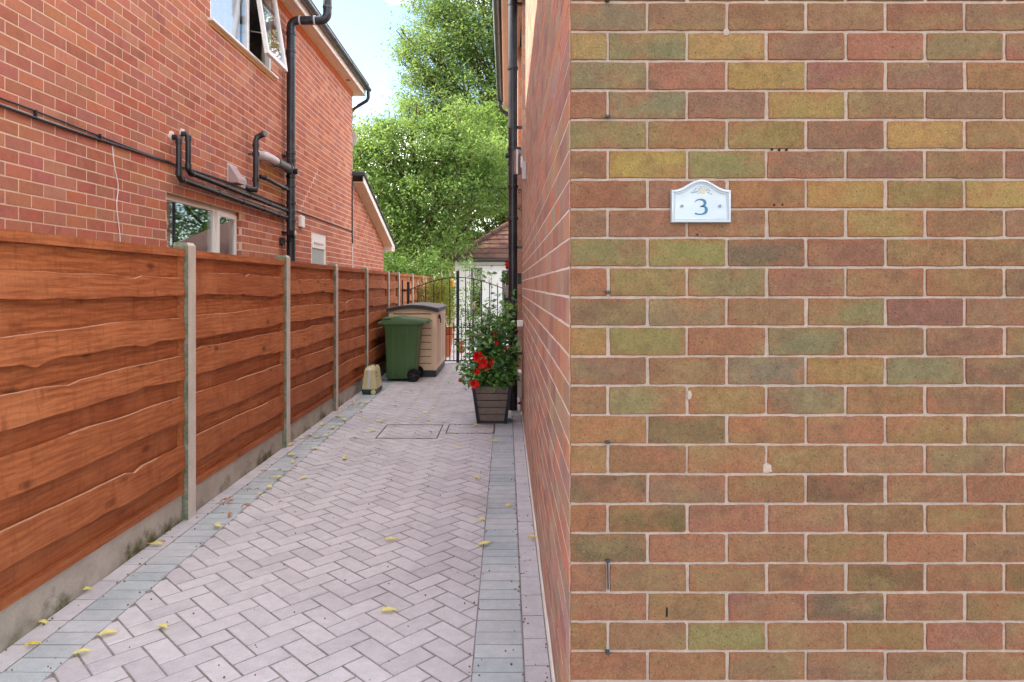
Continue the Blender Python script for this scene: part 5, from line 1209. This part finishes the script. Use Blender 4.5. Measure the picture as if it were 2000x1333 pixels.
# ================================================================== POTS BEYOND THE GATE
def pot(label, x_, y_, r_, h_, mat, z=0, name='plant_pot', cat='pot'):
    return tag(part(name, MB().lathe([(r_*.68, z), (r_*.92, z+h_*.82), (r_*1.05, z+h_*.84), (r_*1.05, z+h_), (r_*.9, z+h_), (r_*.85, z+h_*.85)], (x_, y_, 0), 20), mat, None, True), label, cat)
pot('large terracotta pot directly behind the left gate leaf', -1.30, 14.2, .20, .46, m_terra)
pot('terracotta pot half hidden, further back behind the gate', -1.5, 15.2, .22, .5, m_terra)
pot('small terracotta pot with a plant right of the gate meeting post', -.98, 15.0, .07, .14, m_terra)
pot('small orange red pot standing on the patio just right of the gate meeting post', -1.06, 15.4, .09, .22, simple('orange_pot', (204, 80, 44), .7, .3))
tag(part('small_trough', MB().bbox(-1.45, -1.12, 14.1, 14.3, .462, .62, .01), m_terra, None), 'small brown square trough standing on the large terracotta pot', 'trough')
tag(part('feeder', MB().lathe([(.02, 0), (.05, .01), (.05, .14), (.055, .145), (.01, .19)], (-1.18, 14.8, 1.44), 12).tube([(-1.18, 14.8, 1.62), (-1.18, 14.8, 1.85), (-1.4, 14.8, 1.9), (-1.42, 14.8, .5)], .006, 5), m_yellow, None, True), 'yellow bird feeder hanging behind the gate', 'bird feeder')

# ================================================================== FALLEN LEAVES AND BUDS
def leaf_me(seed, mat, L=.05):
    rs = random.Random(seed); mb = MB(); n = 5; top_, bot_ = [], []
    for i in range(n+1):
        u = i/n; w_ = L*.20*math.sin(PI*min(1, u*1.0)**.8)+.0005; z = .006+.010*math.sin(u*PI)*rs.uniform(.4, 1)+rs.uniform(0, .004); top_.append((L*(u-.5), w_, z+.004)); bot_.append((L*(u-.5), -w_, z+rs.uniform(0, .006)))
    mid = [(L*(i/n-.5), 0, top_[i][2]-.004) for i in range(n+1)]
    vs_ = top_+mid+bot_; fs = []
    for i in range(n): fs += [(i, i+1, n+1+i+1, n+1+i), (n+1+i, n+1+i+1, 2*n+2+i+1, 2*n+2+i)]
    mb.add(vs_, fs); return mb.mesh('fallen_leaf', mat)
lms = [leaf_me(i, m_fallen, .066+.012*i) for i in range(3)]+[leaf_me(5, m_fallenb, .05)]; ly_me = leaf_me(9, m_fallenY, .06)
spots = [(22, 1240, 1, 'curled yellow leaf beside the gravel board at the bottom left'), (64, 1264, 9, 'bright orange yellow leaf on the blue grey strip at the bottom left'), (82, 1222, 0, 'pale leaf against the gravel board near the bottom left corner'),
         (212, 1242, 1, 'pale yellow leaf where the left grey strip meets the pink paving'), (160, 1280, 0, 'upright curled leaf on the inner edge of the left grey strip'), (318, 1230, 0, 'single pale leaf lying on the pink paving at the lower left'),
         (163, 1157, 2, 'pale leaf resting at the foot of the gravel board before the first post'), (285, 1067, 3, 'smaller orange leaf of the pair near the first concrete post'), (306, 1067, 2, 'longer pale leaf of the pair near the first concrete post'),
         (760, 1197, 1, 'long pale yellow leaf in the middle of the path in the foreground'), (764, 1057, 1, 'long pale leaf in the middle of the path, the second nearest there'), (947, 1066, 2, 'pale leaf on the left edge of the right grey strip'),
         (940, 1019, 0, 'small pale leaf just left of the right grey strip'), (995, 990, 9, 'small bright yellow leaf on the right grey strip'), (1040, 1053, 9, 'small bright yellow leaf beside the right brick wall'), (965, 864, 2, 'pale leaf at the front edge of the smaller cover'),
         (895, 877, 1, 'pale leaf on the path in front of the smaller cover')]
for (px_, py_, k, lb_) in spots:
    y_ = EYE*F/(py_-VY); x_ = (px_-VX)*y_/F; o = link('fallen_leaf', ly_me if k == 9 else lms[k], None, (x_, y_, .001)); o.rotation_euler = (0, 0, rp_.uniform(-.6, .6)); tag(o, lb_, 'leaf', 'yellow leaves fallen on the path')
zones = [('curled yellow leaf in the drift along the left edge of the path', 'leaf drift at the fence side of the path', (-2.0, -1.70, 3.9, 8.8), 52), ('dry pale leaf scattered on the path between the covers and the bin', 'leaves scattered on the far part of the path', (-1.7, -.2, 7.0, 12.2), 34), ('small pale leaf scattered on the middle of the path', 'leaves scattered on the middle of the path', (-1.6, -.2, 4.2, 7.0), 9)]
for lb_, gr, (a, b, c_, e), n in zones:
    for k in range(n):
        o = link('fallen_leaf', lms[rp_.choice([0, 1, 2, 3, 3])], None, (rp_.uniform(a, b), c_+(e-c_)*rp_.random(), .001)); o.rotation_euler = (0, 0, rp_.uniform(0, 6.28)); tag(o, lb_, 'leaf', gr); sc_ = rp_.uniform(.7, 1.35); o.scale = (sc_, sc_, sc_)
bud = MB()
for k in range(420):
    if k % 3: y_ = 2.4+5.5*rp_.random()**1.3; x_ = rp_.choice([XL1, XL0, XR0, XR1, -2.03, .17])+rp_.gauss(0, .02)
    else: y_ = 2.4+9*rp_.random()**1.3; x_ = rp_.uniform(-2, .16)
    if not (-2.035 < x_ < .165): continue
    r_ = rp_.uniform(.0025, .0055); bud.lathe([(r_*.4, 0), (r_, r_*.7), (r_*.4, r_*1.4)], (x_, y_, .0005), 5)
tag(part('fallen_buds', bud, m_bud, None, kind='stuff'), 'tiny brown seed buds scattered over the paving', 'buds')
